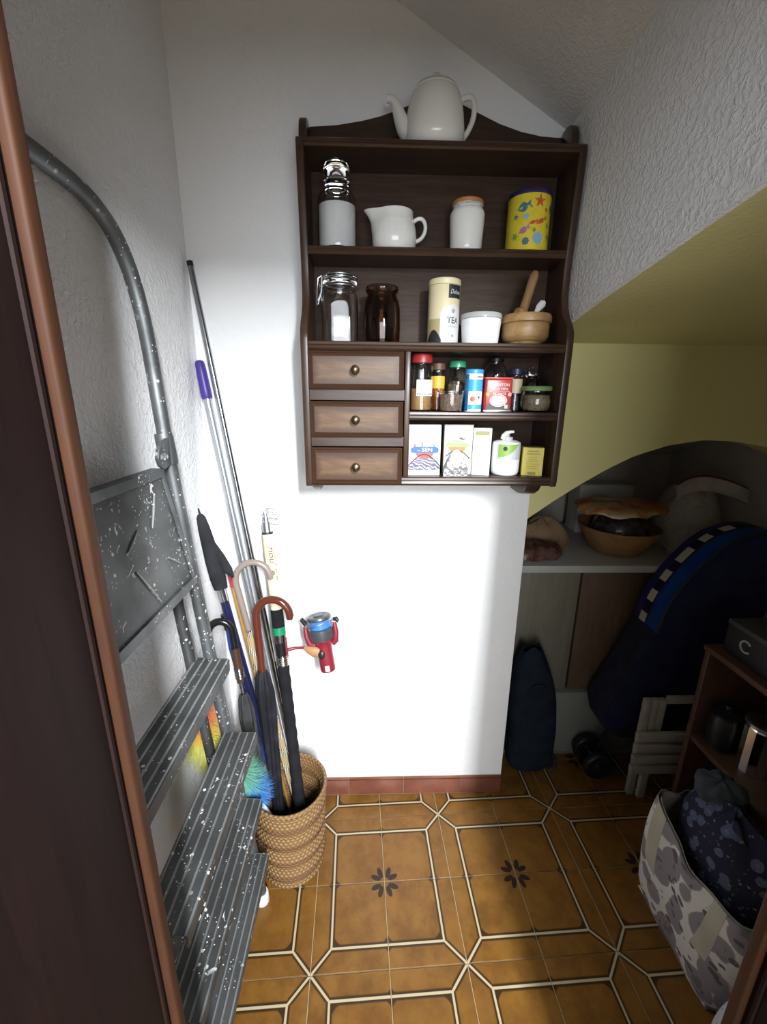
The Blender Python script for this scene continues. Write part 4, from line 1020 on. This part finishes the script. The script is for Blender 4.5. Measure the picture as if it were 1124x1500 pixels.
# bowl
t = thing('wooden_bowl', 'round light brown wooden bowl on the white board', 'bowl', (.962, 1.535, BT))
part('bowl', MB().lathe([(0, 0), (.088, 0), (.094, .005), (.112, .035), (.132, .070), (.144, .098), (.146, .102), (.139, .102), (.126, .070), (.100, .03), (0, .018)], 44), wood('bowl_wood', (.34, .19, .075), (.23, .12, .045), 'x', .45), t)
def heap(cx, cy, cz, rx_, ry_, h, seed, nu=36, nv=12, lump=.14, thin=0):
    rnd = random.Random(seed); ph = [rnd.uniform(0, 6.28) for _ in range(8)]
    def fn(u, v):
        a = 2 * math.pi * u
        edge = 1 + lump * (math.sin(3 * a + ph[0]) * .5 + math.sin(5 * a + ph[1]) * .35 + math.sin(8 * a + ph[2]) * .2)
        q = v; r = math.sin(q * math.pi / 2) ** .85 * edge
        z_ = h * (math.cos(q * math.pi / 2) ** .8) * (1 + lump * .7 * math.sin(4 * a + 5 * v + ph[3])) + .006 * math.sin(9 * a + ph[4]) * v
        return (cx + rx_ * r * math.cos(a), cy + ry_ * r * math.sin(a), cz + z_)
    return MB().surf(fn, nu, nv)
sn = M('printed_snack_bag', (.45, .27, .1), .3); sn.color(sn.mix(sn.noise(14, 3, .6, dist=1).ramp(.45, .55), (.46, .33, .17), (.42, .15, .03))); sn.bump(sn.noise(40, 3), .5, .004)
dk = M('dark_shiny_bag', (.05, .03, .06), .2); dk.color(dk.mix(dk.noise(22, 3).ramp(.5, .6), (.04, .025, .025), (.075, .055, .085))); dk.bump(dk.noise(45, 3), .8, .005)
t = thing('snack_bag', 'flat cream and orange packet topping the wooden bowl', 'packet', (.945, 1.53, BT + .165))
part('packet', heap(0, 0, 0, .165, .12, .035, 3), sn.m, t, solid=.004)
t = thing('snack_bag', 'dark shiny plastic packet lying in the wooden bowl', 'packet', (.962, 1.535, BT + .06))
part('packet', heap(0, 0, .0, .102, .100, .105, 5, lump=.05), dk.m, t)
# packets at the left end of the board
br = M('brown_cellophane', (.12, .05, .04), .18); br.color(br.mix(br.noise(30, 3).ramp(.4, .6), (.09, .035, .03), (.16, .08, .06))); br.bump(br.noise(50, 3, .6), .9, .006)
t = thing('cellophane_packet', 'shiny dark red-brown packet on the board by the wall corner', 'packet', (.61, 1.47, BT))
part('packet', heap(0, 0, .0, .105, .06, .055, 8), br.m, t)
t = thing('bread_packet', 'pale brown wrapped packet behind the red-brown one', 'packet', (.68, 1.57, BT))
part('packet', heap(0, 0, 0, .10, .05, .115, 11), cloth('tan_wrap', (.30, .2, .12), (.2, .12, .07), 60, .5), t)
# pale box at the back
t = thing('pale_box', 'long pale cardboard box standing at the back of the board', 'box', (1.02, 1.80, BT))
part('carton', MB().b2((-.12, -.05, 0), (.12, .05, .215)), plain('pale_card', (.46, .44, .40), .6), t, .003)
part('tape', plate(-.11, .10, -.0503, .120, .128), plain('brown_tape', (.25, .17, .1), .5), t)
# white knitted bag with red trim
t = thing('knitted_bag', 'lumpy white knitted bag with a dark red trimmed flap', 'bag', (1.275, 1.60, BT))
kn = M('cream_knit', (.48, .45, .40), .95, spec=.1); kn.bump(kn.voro(120), .9, .006)
part('body', heap(0, 0, 0, .122, .12, .25, 21, 40, 18, .10), kn.m, t)
part('lace_edge', heap(-.085, -.13, .0, .05, .04, .10, 22, 30, 10, .2), kn.m, t)
part('flap', MB().surf(lambda u, v: (-.145 + .25 * u, -.105 + .02 * math.sin(5 * u) - .012 * v, .245 + .05 * math.sin(math.pi * (u * .8 + .15)) - .05 * v), 16, 5), cloth('cream_flap', (.46, .43, .38), None, 80), t, solid=.01)
part('red_trim', MB().tube([(-.145 + .25 * k / 16, -.107 + .02 * math.sin(5 * k / 16), .249 + .05 * math.sin(math.pi * (k / 16 * .8 + .15))) for k in range(17)], .0055, 8), cloth('dark_red_trim', (.18, .045, .03), None, 80), t)
# dark blue backpack
t = thing('backpack', 'dark blue backpack standing on the floor by the wall corner', 'backpack', (.60, 1.315, 0))
bpk = cloth('navy_canvas', (.011, .016, .026), (.007, .010, .018), 300)
def bpf(u, v):
    a = 2 * math.pi * u; c_, s_ = math.cos(a), math.sin(a); d_ = (abs(c_) ** 3.2 + abs(s_) ** 3.2) ** (1 / 3.2)
    k = (1 - max(0, v - .55) ** 2 * 3.2) * (1 - .3 * (1 - min(1, v * 12)) ** 2)
    return (.088 * c_ / d_ * k - .05 * max(0, v - .35) + .012, .052 * s_ / d_ * k, .015 + .52 * v + .012 * math.sin(3 * a) * v)
part('body', MB().surf(bpf, 32, 20), bpk, t)
part('pocket', MB().ell((.035, -.040, .16), (.05, .022, .10), 20, 12), bpk, t)
part('strap', MB().tube([(.085, -.02, .10), (.105, -.03, .07), (.11, -.03, .03), (.09, -.03, .008)], [.006, .007, .007, .006], 8, flat=.4), W['black'], t)
part('zip', MB().tube([(.0 + .05 * math.sin(a_), -.0585 + .012 * abs(math.sin(a_)), .30 + .12 * math.cos(a_)) for a_ in [R(-80 + 16 * k) for k in range(11)]], .0025, 6), W['black'], t)

# shopping trolley
navy = cloth('navy_polyester', (.018, .023, .068), (.013, .017, .05), 350, .7)
navy2 = cloth('slate_navy_polyester', (.030, .034, .062), (.022, .025, .047), 350, .8)
t = thing('shopping_trolley', 'navy shopping trolley with bright blue flap and white checker stripe', 'trolley', (.95, 1.36, 0))
o_ = (.95, 1.36, 0)
YN, YFb = 1.240, 1.366
flap = smooth([(.968, .635), (.985, .725), (1.018, .800), (1.062, .868), (1.115, .930), (1.170, .970), (1.25, .992), (1.33, .985), (1.375, .95)], 2)
low = [(.970, .635), (.937, .55), (.895, .44), (.852, .34), (.845, .30), (.862, .235), (.91, .205)]
rgt_ = [(1.05, .195), (1.16, .28), (1.24, .43), (1.30, .60), (1.35, .78), (1.372, .90)]
outline = low + rgt_ + [(x_ , z_ - .004) for x_, z_ in flap[::-1]]
part('bag_body', rl(MB().prism(outline, 'y', YN, YFb), o_), navy, t, .004)
part('front_panel', rl(MB().surf(lambda u, v: ((lambda p: (p[0] - .006, YN + .004 + (YFb - YN - .008) * u, p[1]))(low[min(5, int(v * 5.999))] if v in (0,) else tuple(low[int(v * 4.999)][i] * (1 - (v * 4.999 - int(v * 4.999))) + low[int(v * 4.999) + 1][i] * (v * 4.999 - int(v * 4.999)) for i in (0, 1)))), 4, 20), o_), navy2, t, solid=.004, label='slate blue front panel')
def band(y0, y1, d=.004, a=0, b=1):
    n = len(flap)
    pts = flap[int(a * (n - 1)):int(b * (n - 1)) + 1]
    return MB().surf(lambda u, v: (lambda i: (pts[i][0] - d * .7, y0 + (y1 - y0) * v, pts[i][1] + d * .7))(round(u * (len(pts) - 1))), len(pts) - 1, 2)
part('blue_band', rl(band(YN - .003, 1.298), o_), cloth('bright_blue_polyester', (.012, .075, .33), (.009, .05, .24), 350, .5), t, solid=.003, label='bright blue band')
part('dark_band', rl(band(1.298, 1.334), o_), cloth('indigo_band', (.018, .016, .06), None, 300, .6), t, solid=.003)
part('purple_band', rl(band(1.334, YFb + .002), o_), cloth('purple_blue_band', (.035, .035, .17), (.045, .028, .12), 300, .5), t, solid=.003, label='violet blue band')
wq = plain('checker_white', (.66, .64, .58), .6)
for k in range(6):
    a = .02 + k * .125
    part('white_check', rl(band(1.300, 1.332, .0085, a, a + .068), o_), wq, t)
part('piping', rl(MB().tube([(x_ - .003, YN - .004, z_ + .003) for x_, z_ in flap], .004, 8), o_), W['black'], t)
for y in (YN + .02, YFb - .02):
    part('wheel', rl(MB().lathe([(0, -.016), (.018, -.016), (.020, -.010), (.042, -.010), (.050, -.014), (.056, -.009), (.058, 0), (.056, .009), (.050, .014), (.042, .010), (.020, .010), (.018, .016), (0, .016)], 28).xf(Matrix.Translation((.862, y, .058)) @ Matrix.Rotation(R(90), 4, 'X')), o_), W['black'], t)
part('axle', rl(MB().tube([(.862, YN + .02, .058), (.862, YFb - .02, .058)], .006, 8), o_), W['steel'], t)
part('frame', rl(MB().tube([(.862, 1.30, .058), (.90, 1.30, .20), (1.02, 1.30, .225)], .008, 8).tube([(.98, 1.30, .225), (1.10, 1.30, .12), (1.13, 1.30, .005)], .008, 8), o_), W['black'], t)

# white slatted folding rack
wp = wood('white_painted_wood', (.50, .48, .42), (.40, .38, .33), 'x', .6)
t = thing('folding_rack', 'small white wooden slatted rack folded and standing on the floor', 'rack', (1.03, 1.20, 0))
o_ = (1.03, 1.20, 0)
for k, x_ in enumerate((.952, .981, 1.010)):
    part('upright', rl(MB().b2((x_ - .012, 1.188 + .004 * k, .0 if k == 0 else .215), (x_ + .012, 1.206 + .004 * k, .408 - .004 * k)), o_), wp, t, .002)
part('top_rail', rl(MB().b2((1.024, 1.196, .385), (1.165, 1.210, .412)), o_), wp, t, .002)
part('upright', rl(MB().b2((1.14, 1.196, 0), (1.165, 1.210, .384)), o_), wp, t, .002)
for k, z_ in enumerate((.268, .222, .176, .130)):
    part('slat', rl(MB().b2((.922, 1.166, z_ - .016), (1.165, 1.186, z_ + .016)), o_), wp, t, .003)
part('brace', rl(MB().b2((.966, 1.170, .003), (.992, 1.186, .113)), o_), wp, t, .002)

# low bookcase standing along the right side
bw_ = wood('brown_bookcase_wood', (.115, .058, .030), (.075, .036, .019), 'y', .45)
o_ = (1.16, .76, 0)
t = thing('low_bookcase', 'low dark brown wooden bookcase along the right side', 'bookcase', o_)
X0, X1, Ya, Yb = 1.022, 1.30, .47, 1.10
part('end_panel', rl(MB().b2((X0, Yb - .018, 0), (X1, Yb, .664)), o_), bw_, t, .0015); part('end_panel', rl(MB().b2((X0, Ya, 0), (X1, Ya + .018, .664)), o_), bw_, t, .0015)
part('back_panel', rl(MB().b2((X1 - .006, Ya + .018, .0), (X1, Yb - .018, .664)), o_), bw_, t)
part('top_board', rl(MB().b2((X0 - .004, Ya - .004, .6645), (X1, Yb + .004, .682)), o_), bw_, t, .002)
part('shelf', rl(MB().b2((X0 + .002, Ya + .0185, .350), (X1 - .0065, Yb - .0185, .368)), o_), bw_, t, .0015)
part('shelf', rl(MB().b2((X0 + .002, Ya + .0185, .04), (X1 - .0065, Yb - .0185, .056)), o_), bw_, t, .0015)
# black box on the bookcase
t = thing('black_box', 'black cardboard box with a pale ring logo on the bookcase', 'box', (1.135, .945, .6825), R(0))
part('carton', MB().b2((-.085, -.13, 0), (.085, .13, .100)), plain('black_card', (.022, .021, .022), .45), t, .002)
part('lid_edge', MB().b2((-.0865, -.1315, .088), (.0865, .1315, .102)), plain('dark_grey_card', (.06, .058, .055), .5), t, .001)
ring = MB()
for k in range(17):
    a = R(45 + 270 * k / 16); 
pts = [(-.0858, .062 + .0165 * math.cos(R(40 + 280 * k / 20)) * -1, .050 + .0165 * math.sin(R(40 + 280 * k / 20))) for k in range(21)]
part('ring_logo', MB().tube(pts, .0028, 6, flat=1), plain('pale_logo', (.45, .44, .43), .5), t, label='pale C-shaped ring logo')
# ribbed metal pot on the middle shelf
t = thing('metal_pot', 'silvery ribbed metal pot on the bookcase shelf', 'pot', (1.105, .948, .3685))
V = []; prof = [(.042, 0), (.043, .004), (.043, .145), (.042, .15)]
n = 20
def fac(prof, n):
    b = MB(); V = []; F = []
    for r_, z_ in prof:
        for k in range(n * 2): q = r_ * (1 if k % 2 == 0 else .965); a = math.pi * k / n; V.append((q * math.cos(a), q * math.sin(a), z_))
    m_ = 2 * n
    for i in range(len(prof) - 1):
        for k in range(m_): F.append((i * m_ + k, i * m_ + (k + 1) % m_, (i + 1) * m_ + (k + 1) % m_, (i + 1) * m_ + k))
    F.append(tuple(range(m_))[::-1]); F.append(tuple(range((len(prof) - 1) * m_, len(prof) * m_)))
    return b.add(V, F)
part('body', fac(prof, 14), W['chrome'], t, ang=10)
part('lid', MB().lathe([(.042, .1505), (.044, .152), (.044, .160), (.040, .163), (0, .164)], 28), W['steel'], t)
t = thing('black_pot', 'small round black lidded pot beside the ribbed metal pot', 'pot', (1.075, 1.032, .3685))
part('body', MB().lathe([(0, 0), (.030, 0), (.036, .006), (.040, .05), (.040, .10), (.036, .112)], 28), W['black'], t)
part('lid', MB().lathe([(.037, .1125), (.041, .115), (.041, .122), (.020, .132), (.008, .134), (.010, .142), (.008, .149), (0, .150)], 28), plain('black_gloss_lid', (.015, .015, .017), .15), t)

# tote bag and the navy bag behind it
def floral(name, bg, inks, scale, thr):
    m = M(name, bg, .85, spec=.2)
    wob = m.noise(scale * 1.2, 3); v = m.voro(scale); lf = m.noise(scale * 1.1, 3, .55, dist=1.2)
    c = m.mix((v + wob * .35).ramp(thr, thr + .05).inv(), bg, inks[0])
    v2 = m.voro(scale * 2.3, vec=m.scaled((1, 1, 1.6), loc=(.3, .1, .2), rot=(.4, .2, .7)))
    c = m.mix((v2 + wob * .3).ramp(thr * .72, thr * .72 + .04).inv() * lf.ramp(.48, .54), c, inks[1])
    c = m.mix((v + m.noise(scale * 5, 2) * .4).ramp(thr * .55, thr * .55 + .06).inv() * .6, c, inks[1])
    m.color(c); m.bump(m.noise(500, 2), .3, .001); return m.m
tf = floral('white_floral_canvas', (.62, .60, .56), ((.25, .225, .24), (.12, .105, .115)), 15, .70)
nf = floral('navy_floral_cloth', (.018, .020, .036), ((.075, .09, .15), (.17, .16, .15)), 30, .52)
t = thing('tote_bag', 'white canvas tote bag with grey roses and beige straps', 'bag', (.875, .76, 0))
o_ = (.885, .76, 0)
def tote(u, v):   # outer wall, u round the bag, v up
    a = 2 * math.pi * u; c_, s_ = math.cos(a), math.sin(a); k = 5; d_ = (abs(c_) ** k + abs(s_) ** k) ** (1 / k)
    rx_, ry_ = .088 + .010 * v, .150 + .006 * math.sin(4 * v)
    x_ = rx_ * c_ / d_ * (1 - .12 * v * max(0, -c_) * 0); y_ = ry_ * s_ / d_
    bul = .014 * math.sin(math.pi * v) + .006 * math.sin(7 * a + 4 * v) * (.3 + v)
    q = math.hypot(x_, y_)
    x_ += bul * x_ / q; y_ += bul * y_ / q
    low_ = (1 - min(1, v * 9)) * .012; x_ -= low_ * x_ / q; y_ -= low_ * y_ / q
    top = .298 + .05 * max(0, (y_ - .05) / .12) - .012 * max(0, -y_ / .15)
    return (x_ + .012 * v, y_, .001 + (top + .010 * math.sin(3 * a + 1)) * v)
part('canvas', MB().surf(tote, 64, 26), tf, t, solid=-.003, ang=80)
part('bottom', MB().b2((-.078, -.132, .0008), (.078, .132, .004)), tf, t)
strapm = cloth('beige_webbing', (.46, .43, .35), (.40, .37, .30), 300)
def strap(yc, lean):
    b = MB()
    def f(u, v):
        y_ = yc + (v - .5) * .042 + lean * (u - .3)
        z_ = .155 + .165 * u
        q = tote(.5 - math.atan(y_ / .155) / (2 * math.pi), z_ / .318); return (q[0] - .0035, q[1], q[2])
    return b.surf(f, 12, 4)
part('strap', strap(.085, .04), strapm, t, solid=.003); part('strap', strap(-.095, -.03), strapm, t, solid=.003)
part('lining', MB().surf(lambda u, v: (lambda p: (p[0] * .955 + .0005, p[1] * .965, p[2] + .002))(tote(u, .35 + .648 * v)), 64, 14), strapm, t, ang=80)
t = thing('navy_floral_bag', 'dark navy floral cloth bag stuffed into the white tote', 'bag', (.890, .770, .006))
def nav(u, v):
    a = 2 * math.pi * u
    r = math.sin(math.pi * (.08 + .92 * v) * .5) if v < 1 else 1
    k = math.sin(math.pi * min(1, (1 - v) * 1.0) / 2)
    rr_ = (1 - (1 - 2 * abs(v - .45)) * 0) * math.sqrt(max(0, 1 - (2 * v - 1) ** 4))
    return ((.070 + .003 * math.sin(5 * a + 3 * v)) * rr_ * math.cos(a), (.130 + .004 * math.sin(3 * a + 5 * v)) * rr_ * math.sin(a), .43 * v + .010 * math.sin(4 * a) * v)
part('body', MB().surf(nav, 40, 20), nf, t)
t2 = tag(part('folded_cloth', heap(.905, .838, .420, .055, .048, .030, 33), cloth('slate_cloth', (.075, .085, .10), (.05, .056, .068), 200), None, solid=.004), 'slate grey cloth lying on top of the navy floral bag', 'cloth')
t2 = tag(part('striped_cloth', heap(.80, .555, .0, .055, .04, .16, 35), floral('grey_striped_cloth', (.50, .50, .52), ((.14, .14, .16), (.07, .07, .08)), 30, .4), None), 'crumpled grey and white cloth at the near end of the tote', 'cloth')
